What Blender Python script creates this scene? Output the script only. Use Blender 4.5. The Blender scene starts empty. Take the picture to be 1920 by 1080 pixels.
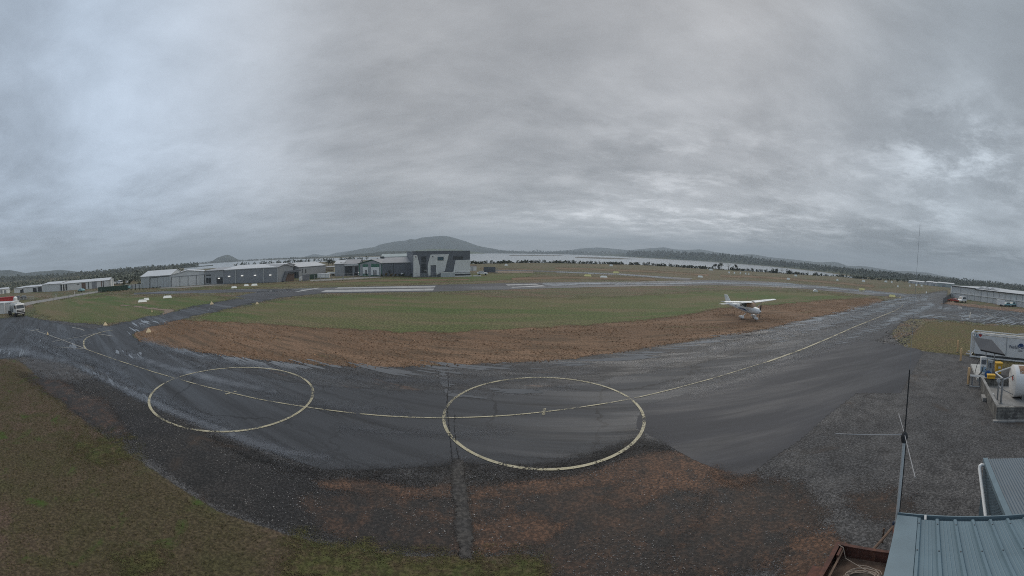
import bpy, bmesh, math, random
import numpy as np
from mathutils import Vector, Matrix, noise as mnoise
random.seed(7); rng = np.random.default_rng(7)
R = math.radians
scene = bpy.context.scene
col = scene.collection

# ---------------------------------------------------------------- camera
CAM_H = 8.2
HF, SV, YC, PITCH, ROLL = 88.2866, 0.0809872, 531.426, 4.6931, -0.4515   # panorama: half field, degrees per row, level row
cam = bpy.data.cameras.new('camera'); camo = bpy.data.objects.new('camera', cam); col.objects.link(camo)
cam.type = 'PANO'; cam.panorama_type = 'EQUIRECTANGULAR'
cam.longitude_min = -R(HF); cam.longitude_max = R(HF)
cam.latitude_max = R(YC*SV); cam.latitude_min = -R((1080-YC)*SV)
cam.clip_start = 0.05; cam.clip_end = 60000
def cam_to_world(x, y, z):
    r, p = R(ROLL), R(PITCH)
    x, z = x*math.cos(r)+z*math.sin(r), -x*math.sin(r)+z*math.cos(r)
    y, z = y*math.cos(p)+z*math.sin(p), -y*math.sin(p)+z*math.cos(p)
    return x, y, z
cx, cy, cz = (Vector(cam_to_world(*a)) for a in ((1,0,0), (0,0,1), (0,-1,0)))
m = Matrix((cx, cy, cz)).transposed().to_4x4(); m.translation = Vector((0,0,CAM_H))
camo.matrix_world = m
scene.camera = camo

def ray(x, y):
    lon = np.radians((np.asarray(x, float)-960)/960*HF); lat = np.radians((YC-np.asarray(y, float))*SV)
    return cam_to_world(np.sin(lon)*np.cos(lat), np.cos(lon)*np.cos(lat), np.sin(lat))
def px(x, y, z=0.0):
    """the point at height z that stands at pixel x, y of the photograph"""
    X, Y, Z = ray(x, y); t = (z-CAM_H)/Z
    return Vector((float(X*t), float(Y*t), z))
def far(x, y, D):
    """the point at level distance D seen at pixel x, y"""
    X, Y, Z = ray(x, y); t = D/math.hypot(X, Y)
    return Vector((float(X*t), float(Y*t), CAM_H+float(Z*t)))
def horizon(x):
    lo, hi = 400.0, 600.0
    for _ in range(40):
        mid = (lo+hi)/2
        if ray(x, mid)[2] > 0: lo = mid
        else: hi = mid
    return lo

# ---------------------------------------------------------------- world, sun, exposure
W = bpy.data.worlds.new('World'); scene.world = W; W.use_nodes = True
SUN_AZ, SUN_EL = R(35), R(48)
class NT:
    """small helper to write node trees"""
    def __init__(s, tree): s.t = tree; s.n = tree.nodes; s.l = tree.links
    def new(s, kind, **kw):
        n = s.n.new(kind)
        for k, v in kw.items():
            if k in ('ins',): continue
            setattr(n, k, v)
        for k, v in kw.get('ins', {}).items():
            if isinstance(v, bpy.types.NodeSocket): s.l.new(v, n.inputs[k])
            else: n.inputs[k].default_value = v
        return n
    def math(s, op, a, b=None, c=None, clamp=False):
        n = s.n.new('ShaderNodeMath'); n.operation = op; n.use_clamp = clamp
        for i, v in enumerate((a, b, c)):
            if v is None: continue
            if isinstance(v, bpy.types.NodeSocket): s.l.new(v, n.inputs[i])
            else: n.inputs[i].default_value = v
        return n.outputs[0]
    def mix(s, f, a, b, blend='MIX'):
        n = s.n.new('ShaderNodeMix'); n.data_type = 'RGBA'; n.blend_type = blend
        for i, v in ((0, f), (6, a), (7, b)):
            if isinstance(v, bpy.types.NodeSocket): s.l.new(v, n.inputs[i])
            elif i == 0: n.inputs[0].default_value = v
            else: n.inputs[i].default_value = (*v, 1) if len(v) == 3 else v
        return n.outputs[2]
    def noise(s, vec, scale, detail=4, rough=.55, dist=0.0, out=0):
        n = s.new('ShaderNodeTexNoise', ins={'Scale': scale, 'Detail': detail, 'Roughness': rough, 'Distortion': dist})
        if vec is not None: s.l.new(vec, n.inputs['Vector'])
        return n.outputs[out]
    def mapping(s, vec, scale=(1,1,1), rot=(0,0,0), loc=(0,0,0)):
        n = s.new('ShaderNodeMapping', ins={'Scale': scale, 'Rotation': rot, 'Location': loc}); s.l.new(vec, n.inputs['Vector'])
        return n.outputs[0]
    def ramp(s, f, lo, hi):
        n = s.new('ShaderNodeMapRange', ins={'From Min': lo, 'From Max': hi}); n.interpolation_type = 'SMOOTHSTEP'
        s.l.new(f, n.inputs['Value']); return n.outputs[0]

def build_world():
    t = NT(W.node_tree); t.n.clear()
    tc = t.new('ShaderNodeTexCoord').outputs['Generated']
    sep = t.new('ShaderNodeSeparateXYZ'); t.l.new(tc, sep.inputs[0]); X, Y, Z = sep.outputs
    az = t.math('MULTIPLY', t.math('ARCTAN2', X, Y), 57.2958)
    el = t.math('MULTIPLY', t.math('ARCSINE', Z), 57.2958)
    zz = t.math('ADD', t.math('MAXIMUM', Z, 0.0), 0.09)
    pv = t.new('ShaderNodeCombineXYZ'); t.l.new(t.math('DIVIDE', X, zz), pv.inputs[0]); t.l.new(t.math('DIVIDE', Y, zz), pv.inputs[1])
    pl = t.mapping(pv.outputs[0], scale=(.9, 1.25, 1), rot=(0, 0, .35))
    n1 = t.noise(pl, .9, 9, .62, .25); n2 = t.noise(pl, .32, 4, .5, .15); n3 = t.noise(pl, 2.8, 7, .65, .3)
    d = t.math('ADD', t.math('MULTIPLY', n1, .40), t.math('ADD', t.math('MULTIPLY', n2, .54), t.math('MULTIPLY', n3, .06)))
    dens = t.ramp(d, .35, .66)
    def spot(a, e, wa, we, amp):
        q = t.math('ADD', t.math('POWER', t.math('DIVIDE', t.math('SUBTRACT', az, float(a)), float(wa)), 2.0), t.math('POWER', t.math('DIVIDE', t.math('SUBTRACT', el, float(e)), float(we)), 2.0))
        return t.math('MULTIPLY', t.math('EXPONENT', t.math('MULTIPLY', q, -1.0)), float(amp))
    def add(*v):
        o = v[0]
        for w in v[1:]: o = t.math('ADD', o, w)
        return o
    tears = t.ramp(t.noise(t.mapping(pv.outputs[0], scale=(1, 1, 1), loc=(3,1,0)), 1.6, 10, .68, .2), .43, .70)
    # light cloud: where the deck is thin
    wide = add(*[spot(*s) for s in SKY_WIDE])
    torn = t.math('MULTIPLY', tears, add(*[spot(*s) for s in SKY_TORN]))
    v = add(t.math('MULTIPLY', t.math('SUBTRACT', dens, .5), SKY_CONTRAST), wide, torn, 1.0)
    v = t.math('MAXIMUM', v, .3)
    base = t.mix(t.ramp(az, -75, -15), SKY_LEFT, SKY_MID)
    base = t.mix(t.ramp(az, 35, 80), base, SKY_RIGHT)
    cl = t.new('ShaderNodeVectorMath', operation='SCALE'); t.l.new(base, cl.inputs[0]); t.l.new(v, cl.inputs['Scale'])
    sky = t.new('ShaderNodeTexSky', sky_type='NISHITA', sun_disc=False, sun_elevation=SUN_EL, sun_rotation=SUN_AZ)
    low = t.math('ADD', t.math('MULTIPLY', t.math('EXPONENT', t.math('MULTIPLY', t.math('MAXIMUM', el, 0.0), -.16)), LOW_LIFT), 1.0)
    cs = t.new('ShaderNodeVectorMath', operation='SCALE'); t.l.new(cl.outputs[0], cs.inputs[0]); t.l.new(low, cs.inputs['Scale']); cl = cs
    c = t.mix(.97, sky.outputs[0], cl.outputs[0])
    # nothing below the level but the ground's own grey
    c = t.mix(t.ramp(el, -3, -.5), (.6, .6, .6), c)
    bg = t.new('ShaderNodeBackground', ins={'Strength': .1}); t.l.new(c, bg.inputs['Color'])
    out = t.new('ShaderNodeOutputWorld'); t.l.new(bg.outputs[0], out.inputs['Surface'])
SKY_LEFT, SKY_MID, SKY_RIGHT = (3.3, 3.9, 4.7), (3.52, 3.6, 3.74), (3.15, 3.5, 3.85)
SKY_CONTRAST = .66
LOW_LIFT = .42
SKY_WIDE = [  # azimuth, elevation, widths, brightness
    (-66, 25, 14, 9, .22), (-50, 38, 22, 8, .12), (18, 4.5, 24, 2.8, .34), (5, 1.5, 30, 2.5, .06),
    (-62, 3, 30, 5, -.12), (75, 2.8, 26, 3.4, -.60), (30, 12, 40, 3, -.12), (-12, 20, 26, 9, -.04), (10, 16, 40, 5, -.10), (60, 28, 25, 10, -.05), (-20, 3, 18, 3, -.12)]
SKY_TORN = [
    (22, 5.5, 26, 2.8, .85), (28, 11, 22, 3, .3), (38, 4.5, 12, 1.6, .5), (76, 19, 13, 8, .95), (45, 17, 30, 7, .30), (24, 15, 9, 4, .35), (60, 7, 30, 3, .35), (-50, 14, 25, 6, .18), (83, 4, 10, 1.3, .5)]
build_world()

sl = bpy.data.lights.new('sun', 'SUN'); sl.energy = 1.25; sl.angle = R(50); sl.color = (1, .94, .86)
so = bpy.data.objects.new('sun', sl); col.objects.link(so)
sd = Vector((math.sin(SUN_AZ)*math.cos(SUN_EL), math.cos(SUN_AZ)*math.cos(SUN_EL), math.sin(SUN_EL)))
so.rotation_euler = sd.to_track_quat('Z', 'Y').to_euler()
scene.view_settings.view_transform = 'Standard'; scene.view_settings.look = 'None'
scene.view_settings.exposure = 0.42; scene.view_settings.gamma = 1.0
scene.cycles.max_bounces = 5; scene.cycles.diffuse_bounces = 2; scene.cycles.glossy_bounces = 2
scene.cycles.transparent_max_bounces = 16; scene.cycles.volume_bounces = 0
scene.cycles.use_denoising = False; scene.cycles.use_adaptive_sampling = False
scene.cycles.pixel_filter_type = 'BLACKMAN_HARRIS'; scene.cycles.filter_width = 1.0
scene.cycles.caustics_reflective = False; scene.cycles.caustics_refractive = False
scene.cycles.sample_clamp_indirect = 4

# ---------------------------------------------------------------- tagging and mesh helpers
ORD = ['first','second','third','fourth','fifth','sixth','seventh','eighth','ninth','tenth','eleventh','twelfth','thirteenth','fourteenth','fifteenth','sixteenth','seventeenth','eighteenth','nineteenth','twentieth']
TENS = {20:'twenty', 30:'thirty', 40:'forty', 50:'fifty', 60:'sixty', 70:'seventy', 80:'eighty', 90:'ninety'}
def ordinal(i):
    i += 1
    if i <= 20: return ORD[i-1]
    t, u = i//10*10, i % 10
    if u == 0: return TENS[t][:-1]+'ieth'
    return TENS[t]+'-'+ORD[u-1]
def tag(o, label=None, cat=None, group=None, kind=None):
    if label: o['label'] = label
    if cat: o['category'] = cat
    if group: o['group'] = group
    if kind: o['kind'] = kind
    return o
def empty(name, loc=(0,0,0), rz=0.0, label=None, cat=None, group=None, scale=1.0):
    o = bpy.data.objects.new(name, None); col.objects.link(o)
    o.location = loc; o.rotation_euler = (0, 0, rz); o.scale = (scale,)*3; o.empty_display_size = .2
    return tag(o, label, cat, group)
def copy_tree(o, parent=None):
    c = o.copy(); col.objects.link(c); c.parent = parent
    for ch in o.children: copy_tree(ch, c)
    return c
class MB:
    def __init__(s, mw=None): s.v = []; s.f = []; s.m = mw   # mw: Matrix applied to added points
    def _add(s, vs, fs):
        b = len(s.v)
        for p in vs:
            p = Vector(p)
            if s.m is not None: p = s.m @ p
            s.v.append(tuple(p))
        s.f += [tuple(i+b for i in f) for f in fs]
    def hexa(s, c):
        s._add(c, [(0,3,2,1),(4,5,6,7),(0,1,5,4),(1,2,6,5),(2,3,7,6),(3,0,4,7)])
    def box(s, x0, x1, y0, y1, z0, z1):
        s.hexa([(x0,y0,z0),(x1,y0,z0),(x1,y1,z0),(x0,y1,z0),(x0,y0,z1),(x1,y0,z1),(x1,y1,z1),(x0,y1,z1)])
    def prism(s, pts, d0, d1, plane):
        """pts: list of 2d; plane(p, d) -> 3d"""
        n = len(pts)
        s._add([plane(p, d0) for p in pts]+[plane(p, d1) for p in pts], [tuple(range(n-1,-1,-1)), tuple(range(n,2*n))]+[(i,(i+1)%n,n+(i+1)%n,n+i) for i in range(n)])
    def tube(s, pts, r, n=8, r2=None, caps=True):
        pts = [Vector(p) for p in pts]; k = len(pts); rings = []
        for i, p in enumerate(pts):
            a = pts[max(i-1,0)]; b = pts[min(i+1,k-1)]; d = (b-a).normalized()
            up = Vector((0,0,1)) if abs(d.z) < .9 else Vector((1,0,0))
            e1 = d.cross(up).normalized(); e2 = d.cross(e1)
            rr = r if r2 is None else r+(r2-r)*i/max(k-1,1)
            rings.append([p+(e1*math.cos(2*math.pi*j/n)+e2*math.sin(2*math.pi*j/n))*rr for j in range(n)])
        vs = [q for g in rings for q in g]; fs = []
        for i in range(k-1):
            for j in range(n): fs.append((i*n+j, i*n+(j+1)%n, (i+1)*n+(j+1)%n, (i+1)*n+j))
        if caps: fs += [tuple(range(n-1,-1,-1)), tuple(range((k-1)*n, k*n))]
        s._add(vs, fs)
    def loft(s, rings, caps=True, close=True):
        n = len(rings[0]); vs = [q for g in rings for q in g]; fs = []
        for i in range(len(rings)-1):
            for j in range(n if close else n-1): fs.append((i*n+j, i*n+(j+1)%n, (i+1)*n+(j+1)%n, (i+1)*n+j))
        if caps: fs += [tuple(range(n-1,-1,-1)), tuple(range((len(rings)-1)*n, len(rings)*n))]
        s._add(vs, fs)
    def lathe(s, prof, c, axis, n=24):
        axis = Vector(axis).normalized(); up = Vector((0,0,1)) if abs(axis.z) < .9 else Vector((1,0,0))
        e1 = axis.cross(up).normalized(); e2 = axis.cross(e1); c = Vector(c)
        s.loft([[c+axis*a+(e1*math.cos(2*math.pi*j/n)+e2*math.sin(2*math.pi*j/n))*max(r,.0005) for j in range(n)] for a, r in prof])
    def quad(s, a, b, c, d): s._add([a,b,c,d], [(0,1,2,3)])
    def build(s, name, mat, parent=None, smooth=False, label=None, bevel=0.0):
        me = bpy.data.meshes.new(name); me.from_pydata(s.v, [], s.f)
        bm = bmesh.new(); bm.from_mesh(me); bmesh.ops.recalc_face_normals(bm, faces=bm.faces)
        bm.to_mesh(me); bm.free(); me.update()
        if mat: me.materials.append(mat)
        o = bpy.data.objects.new(name, me); col.objects.link(o)
        if parent: o.parent = parent
        if smooth:
            me.polygons.foreach_set('use_smooth', [True]*len(me.polygons))
            me.set_sharp_from_angle(angle=R(42))
        if bevel:
            b = o.modifiers.new('b', 'BEVEL'); b.width = bevel; b.segments = 2; b.limit_method = 'ANGLE'
        if label: o['label'] = label
        return o

# ---------------------------------------------------------------- materials
MATS = {}
def mat(name, c, rough=.6, metal=0.0, var=.12, scale=3.0, bump=0.0, spec=.5, dirt=None, dirt_amt=.5, coat=0.0, corr=None):
    """painted / metal / concrete surface with mottling, optional dirt and optional corrugation (axis, pitch, depth)"""
    if name in MATS: return MATS[name]
    M = bpy.data.materials.new(name); M.use_nodes = True; t = NT(M.node_tree); bs = t.n['Principled BSDF']
    tc = t.new('ShaderNodeTexCoord').outputs['Object']
    n = t.noise(tc, scale, 6, .6)
    dark = tuple(v*(1-var) for v in c); light = tuple(min(v*(1+var), 1) for v in c)
    cc = t.mix(t.ramp(n, .3, .7), dark, light)
    if dirt:
        st = t.noise(t.mapping(tc, scale=(1, 1, .25)), scale*1.7, 7, .65, .4)
        cc = t.mix(t.math('MULTIPLY', t.ramp(st, .5, .75), dirt_amt), cc, dirt)
    t.l.new(cc, bs.inputs['Base Color'])
    t.l.new(t.math('ADD', t.math('MULTIPLY', n, .25), rough-.12), bs.inputs['Roughness'])
    bs.inputs['Metallic'].default_value = metal; bs.inputs['Specular IOR Level'].default_value = spec
    bs.inputs['Coat Weight'].default_value = coat
    nrm = None
    if bump:
        b = t.new('ShaderNodeBump', ins={'Strength': bump, 'Distance': .02}); t.l.new(t.noise(tc, scale*8, 4, .6), b.inputs['Height']); nrm = b.outputs[0]
    if corr:
        ax, pitch, depth = corr
        w = t.new('ShaderNodeTexWave', wave_type='BANDS', bands_direction=ax, wave_profile='SIN', ins={'Scale': 1/pitch/ (10/math.pi) * 1.0}); t.l.new(tc, w.inputs['Vector'])
        b = t.new('ShaderNodeBump', ins={'Strength': 1.0, 'Distance': depth}); t.l.new(w.outputs['Fac'], b.inputs['Height'])
        if nrm: t.l.new(nrm, b.inputs['Normal'])
        nrm = b.outputs[0]
    if nrm: t.l.new(nrm, bs.inputs['Normal'])
    MATS[name] = M; return M

def ground_mat(name, cols, big=.08, mid=.9, fine=9.0, rough=.9, rough2=None, stretch=None, bump=.5, speck=None, edge=None, wear=0.0, spec=.5, patch=None, bdist=.03, clod=0.0, cthr=.52, clod_amt=.75, cracks=None):
    """cols: 3 colours mixed by large, middling and fine noise. speck: (colour, scale, size, amount). edge: (scale, amp) frays
    the sheet's border along its 'cover' attribute. rough2: roughness where wet. stretch: (angle, factor) draws noise out along a direction."""
    M = bpy.data.materials.new(name); M.use_nodes = True; t = NT(M.node_tree); bs = t.n['Principled BSDF']
    tc = t.new('ShaderNodeTexCoord').outputs['Object']
    tv = tc
    if stretch: tv = t.mapping(tc, scale=(1/stretch[1], 1, 1), rot=(0, 0, -stretch[0]))
    # the mapping node rotates after scaling, so rotate first
    if stretch:
        t1 = t.mapping(tc, rot=(0, 0, -stretch[0])); tv = t.mapping(t1, scale=(1/stretch[1], 1, 1))
    nb = t.noise(tv, big, 5, .6, .5); nm = t.noise(tv, mid, 6, .65, .3); nf = t.noise(tc, fine, 5, .7)
    a, b, c = cols
    cc = t.mix(t.ramp(nb, .38, .62), a, b)
    cc = t.mix(t.ramp(nm, .42, .68), cc, c)
    g = t.math('ADD', t.math('MULTIPLY', nf, 1.3), .35)
    vm = t.new('ShaderNodeVectorMath', operation='SCALE'); t.l.new(cc, vm.inputs[0]); t.l.new(g, vm.inputs['Scale']); cc = vm.outputs[0]
    if clod:
        k = t.ramp(t.noise(tc, clod, 3, .6, .3), cthr-.08, cthr+.08)
        k2 = t.math('ADD', t.math('MULTIPLY', k, clod_amt), 1-clod_amt*.62)
        vm = t.new('ShaderNodeVectorMath', operation='SCALE'); t.l.new(cc, vm.inputs[0]); t.l.new(k2, vm.inputs['Scale']); cc = vm.outputs[0]
    if patch:
        pc, ps, lo, hi = patch
        cc = t.mix(t.ramp(t.noise(tv, ps, 6, .65, .6), lo, hi), cc, pc)
    if cracks:
        for (csc, cw, amt) in cracks:
            wv_ = t.new('ShaderNodeVectorMath', operation='ADD'); t.l.new(tc, wv_.inputs[0]); ns = t.new('ShaderNodeTexNoise', ins={'Scale': csc*2.5, 'Detail': 5.0, 'Roughness': .6}); t.l.new(tc, ns.inputs['Vector'])
            sc_ = t.new('ShaderNodeVectorMath', operation='SCALE'); t.l.new(ns.outputs['Color'], sc_.inputs[0]); sc_.inputs['Scale'].default_value = .9/csc*.5; t.l.new(sc_.outputs[0], wv_.inputs[1])
            vo = t.new('ShaderNodeTexVoronoi', feature='DISTANCE_TO_EDGE', ins={'Scale': csc}); t.l.new(wv_.outputs[0], vo.inputs['Vector'])
            hitc = t.math('LESS_THAN', vo.outputs['Distance'], cw); cl_ = t.ramp(t.noise(tc, csc*.4, 4), .42, .58)
            cc = t.mix(t.math('MULTIPLY', t.math('MULTIPLY', hitc, cl_), amt), cc, (.010,.010,.011))
    if speck:
        for (scol, ssc, size, amt) in speck:
            v = t.new('ShaderNodeTexVoronoi', ins={'Scale': ssc}); t.l.new(tc, v.inputs['Vector'])
            hit = t.math('LESS_THAN', v.outputs['Distance'], size)
            pick = t.math('GREATER_THAN', t.new('ShaderNodeSeparateColor', ins={0: v.outputs['Color']}).outputs[0], 1-amt)
            clump = t.ramp(t.noise(tc, .5, 4, .6), .38, .6)
            cc = t.mix(t.math('MULTIPLY', t.math('MULTIPLY', hit, pick), clump), cc, scol)
    t.l.new(cc, bs.inputs['Base Color'])
    if rough2 is not None:
        wv = t.ramp(t.noise(tv, mid*.35, 6, .65, .4), .45, .62)
        t.l.new(t.math('ADD', t.math('MULTIPLY', wv, rough2-rough), rough), bs.inputs['Roughness'])
    else: bs.inputs['Roughness'].default_value = rough
    bs.inputs['Specular IOR Level'].default_value = spec
    bb = t.new('ShaderNodeBump', ins={'Strength': bump, 'Distance': bdist}); t.l.new(t.math('ADD', nf, t.math('MULTIPLY', nm, .6)), bb.inputs['Height'])
    t.l.new(bb.outputs[0], bs.inputs['Normal'])
    if edge or wear:
        at = t.new('ShaderNodeAttribute', attribute_name='cover').outputs['Fac']
        al = None
        if edge:
            es, amp, hard = edge
            e = t.math('ADD', at, t.math('MULTIPLY', t.math('SUBTRACT', t.noise(tc, es, 7, .7), .5), amp))
            e = t.math('ADD', e, t.math('MULTIPLY', t.math('SUBTRACT', t.noise(tc, 26, 3, .8), .5), hard*4))
            al = t.ramp(e, -.02, .02)
        if wear:
            w = t.ramp(t.math('ADD', t.math('MULTIPLY', t.noise(tc, 13.0, 6, .8), .6), t.math('MULTIPLY', t.noise(tc, .7, 4, .6), .4)), wear-.012, wear+.012)
            al = w if al is None else t.math('MULTIPLY', al, w)
        t.l.new(al, bs.inputs['Alpha'])
    MATS[name] = M; return M
# ---------------------------------------------------------------- the ground and everything laid flat on it
def sdist(P, poly):
    """signed distance (positive inside) of points P (n,2) to polygon"""
    poly = np.asarray(poly, float); n = len(poly); d = np.full(len(P), 1e18); ins = np.zeros(len(P), bool)
    for i in range(n):
        a, b = poly[i], poly[(i+1) % n]; ab = b-a; L = ab@ab+1e-12
        t = np.clip(((P-a)@ab)/L, 0, 1); q = P-(a+t[:,None]*ab); d = np.minimum(d, (q**2).sum(1))
        c = ((a[1] > P[:,1]) != (b[1] > P[:,1])); xi = (b[0]-a[0])*(P[:,1]-a[1])/((b[1]-a[1]) if b[1] != a[1] else 1e-9)+a[0]
        ins ^= c & (P[:,0] < xi)
    return np.where(ins, np.sqrt(d), -np.sqrt(d))
SHEET_N = [0]
def sheet(name, poly, material, w=5.0, z=None, dx=6.0, label=None, kind='structure', yk=22.0, ydeep=1150):
    """a flat irregular sheet on the ground, outlined by pixels of the photograph; its border is carried by 'cover' (-1 .. 1)"""
    SHEET_N[0] += 1
    z = SHEET_N[0]*.0006 if z is None else z
    poly = np.asarray(poly, float)
    x0, y0 = poly.min(0)-w; x1, y1 = poly.max(0)+w
    xs = np.arange(x0, x1+dx, dx); ys = [y0]
    while ys[-1] < y1: ys.append(ys[-1]+min(max((ys[-1]-478)/yk, .7), 7 if ys[-1] < 1100 else 14))
    ys = np.array(ys); GX, GY = np.meshgrid(xs, ys); P = np.stack([GX.ravel(), GY.ravel()], 1)
    # measure distances in a space where rows near the horizon are not squeezed
    s = sdist(P, poly)/w
    X, Y, Z = ray(P[:,0], P[:,1]); ok = Z < -.004; t = (z-CAM_H)/np.where(ok, Z, -1)
    V = np.stack([X*t, Y*t, np.full(len(t), z)], 1)
    nx, ny = len(xs), len(ys); idx = np.arange(nx*ny).reshape(ny, nx)
    q = np.stack([idx[:-1,:-1], idx[1:,:-1], idx[1:,1:], idx[:-1,1:]], -1).reshape(-1, 4)
    keep = (s[q].max(1) > -1.0) & ok[q].all(1); q = q[keep]
    used = np.unique(q); remap = np.zeros(nx*ny, int); remap[used] = np.arange(len(used))
    me = bpy.data.meshes.new(name); me.from_pydata(V[used].tolist(), [], remap[q].tolist()); me.update()
    at = me.attributes.new('cover', 'FLOAT', 'POINT'); at.data.foreach_set('value', np.clip(s[used], -1, 1).astype(np.float32))
    me.materials.append(material)
    o = bpy.data.objects.new(name, me); col.objects.link(o)
    return tag(o, label, None, None, kind)

def ribbon(pts, hw):
    """pixel polyline -> polygon of half width hw (or list of half widths)"""
    pts = [Vector(p) for p in pts]; n = len(pts); L = []; Rr = []
    for i, p in enumerate(pts):
        d = (pts[min(i+1, n-1)]-pts[max(i-1, 0)]).normalized(); q = Vector((-d.y, d.x)); h = hw[i] if isinstance(hw, (list, tuple)) else hw
        L.append(tuple(p+q*h)); Rr.append(tuple(p-q*h))
    return L+Rr[::-1]
TD = -R(10.58)            # direction of the taxiway on the plane
# base: rough pasture reaching the horizon (a disc of rings, finer near the camera)
def disc(name, radii, z, material, n=96):
    V = [(0,0,z)]; F = []
    for r in radii:
        for k in range(n): V.append((r*math.sin(2*math.pi*k/n), r*math.cos(2*math.pi*k/n), z))
    for k in range(n): F.append((0, 1+(k+1)%n, 1+k))
    for i in range(len(radii)-1):
        a, b = 1+i*n, 1+(i+1)*n
        for k in range(n): F.append((a+k, a+(k+1)%n, b+(k+1)%n, b+k))
    me = bpy.data.meshes.new(name); me.from_pydata(V, [], F); me.update(); me.materials.append(material)
    o = bpy.data.objects.new(name, me); col.objects.link(o); return tag(o, kind='structure')
g_field = ground_mat('field_grass', [(.150,.135,.078), (.098,.110,.052), (.175,.118,.080)], big=.05, mid=.3, fine=5, bump=.5, stretch=(0, 3), clod=3.0, spec=.2)
disc('ground', [10, 30, 80, 200, 500, 1200, 3000, 8500], 0.0, g_field)

lake_m = bpy.data.materials.new('lake_water'); lake_m.use_nodes = True
def _lake():
    t = NT(lake_m.node_tree); b = t.n['Principled BSDF']; tc = t.new('ShaderNodeTexCoord').outputs['Object']
    b.inputs['Base Color'].default_value = (.30,.32,.33,1); b.inputs['Roughness'].default_value = .16; b.inputs['IOR'].default_value = 1.33  # pale base colour stands in for bright sky reflected on the water
    bp = t.new('ShaderNodeBump', ins={'Strength': .12, 'Distance': .3}); t.l.new(t.noise(t.mapping(tc, scale=(.05,.2,.2)), 1.0, 5, .6), bp.inputs['Height']); t.l.new(bp.outputs[0], b.inputs['Normal'])
_lake()
near_shore = [(345,505.5),(380,504),(430,501),(480,497.5),(520,495.8),(560,494),(600,491.5),(640,489.5),(680,488),(720,486.8),(760,489),(800,492),(850,494),(890,494.2),(930,494),(960,493),(1000,492.5),(1050,493),(1100,494.4),(1150,495.3),(1200,496.6),(1250,499),(1300,502.5),(1350,505),(1400,508),(1440,510.6),(1470,512.6),(1500,514.6),(1540,517),(1575,518.6),(1600,521.5),(1625,522.5)]
far_shore = [(345,2500),(480,2200),(560,1500),(600,1200),(640,1100),(720,1050),(770,1300),(850,2600),(900,3200),(1080,3200),(1140,2300),(1200,1600),(1240,1500),(1300,1500),(1380,1250),(1440,1050),(1490,820),(1540,680),(1580,520),(1610,440),(1630,385)]
def az_at(x, D):
    v = px(x, horizon(x)+6); s = D/math.hypot(v.x, v.y); return Vector((v.x*s, v.y*s, .03))
def flat_poly(name, pts, material, kind='structure', z=None):
    bm = bmesh.new(); vs = [bm.verts.new((p[0], p[1], p[2] if z is None else z)) for p in pts]
    es = [bm.edges.new((vs[i], vs[(i+1) % len(vs)])) for i in range(len(vs))]
    bmesh.ops.triangle_fill(bm, edges=es, use_beauty=True, normal=(0,0,1))
    me = bpy.data.meshes.new(name); bm.to_mesh(me); bm.free(); me.materials.append(material)
    if me.polygons and me.polygons[0].normal.z < 0: me.flip_normals()
    o = bpy.data.objects.new(name, me); col.objects.link(o); return tag(o, kind=kind)
flat_poly('lake', [Vector((*px(x, y)[:2], .03)) for x, y in near_shore]+[az_at(x, D) for x, D in reversed(far_shore)], lake_m)
# low sandbars in the lake
bar_m = ground_mat('sandbar', [(.075,.07,.055)]*3, big=.01, mid=.1, fine=1, rough=.9)
for pts in ([(955,478.2),(1000,478.0),(1050,478.6),(1058,479.4),(1000,479.6),(955,479.4)], [(1078,481.8),(1120,482.5),(1160,483.6),(1192,485.9),(1160,486.3),(1110,484.6),(1078,483.2)]):
    flat_poly('sandbar', [px(x, y, .05) for x, y in pts], bar_m)

# greener and browner parts of the field
m_lawn = ground_mat('lawn', [(.086,.124,.038), (.136,.132,.060), (.168,.138,.076)], big=.045, mid=.22, fine=6, bump=.5, stretch=(0, 4), clod=3.6, clod_amt=.6, patch=((.160,.125,.072), .07, .56, .70), edge=(.12, 3.0, .5), spec=.2)
sheet('grass', [(440,578),(560,558),(700,553),(860,551),(1000,560),(1150,556),(1300,548),(1440,545),(1560,550),(1600,556),(1590,568),(1450,582),(1340,592),(1200,611),(1000,622),(850,632),(700,630),(560,619),(400,608),(340,606),(380,592)], m_lawn, w=9)
sheet('grass', [(60,570),(140,556),(220,552),(300,556),(400,556),(440,560),(330,584),(260,600),(200,608),(120,604),(70,590)], m_lawn, w=9)
sheet('grass', [(0,566),(20,566),(60,562),(150,549),(300,547),(480,534),(560,531),(720,521),(900,512),(1020,512),(960,524),(740,533),(560,536),(470,540),(330,546),(200,552),(80,564),(30,569)], m_lawn, w=4)
m_dryg = ground_mat('dry_grass', [(.135,.112,.050), (.118,.112,.048), (.150,.112,.062)], big=.1, mid=.7, fine=6, clod=4, edge=(.4, 2.0, .4), spec=.2)
sheet('grass', [(1700,652),(1712,628),(1738,604),(1780,603),(1822,609),(1960,616),(1960,690),(1870,690),(1830,668),(1760,660)], m_dryg, w=5)
m_bare = ground_mat('worn_field', [(.19,.125,.078), (.165,.12,.075), (.14,.105,.06)], big=.05, mid=.3, fine=5, stretch=(0, 4), edge=(.08, 3.2, .8), spec=.2)
for pts, hw in (([(960,523),(1060,520),(1150,522),(1230,524)], 2.2), ([(1040,503),(1150,506),(1260,511),(1330,516)], 1.6), ([(1350,517),(1440,520),(1540,528),(1640,537)], 1.8), ([(900,503.5),(1000,506)], 1), ([(560,530),(640,527.5),(740,526),(880,524)], 1.3)):
    sheet('worn_ground', ribbon(pts, hw), m_bare, w=max(2, hw*1.5), dx=5, yk=40)
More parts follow.
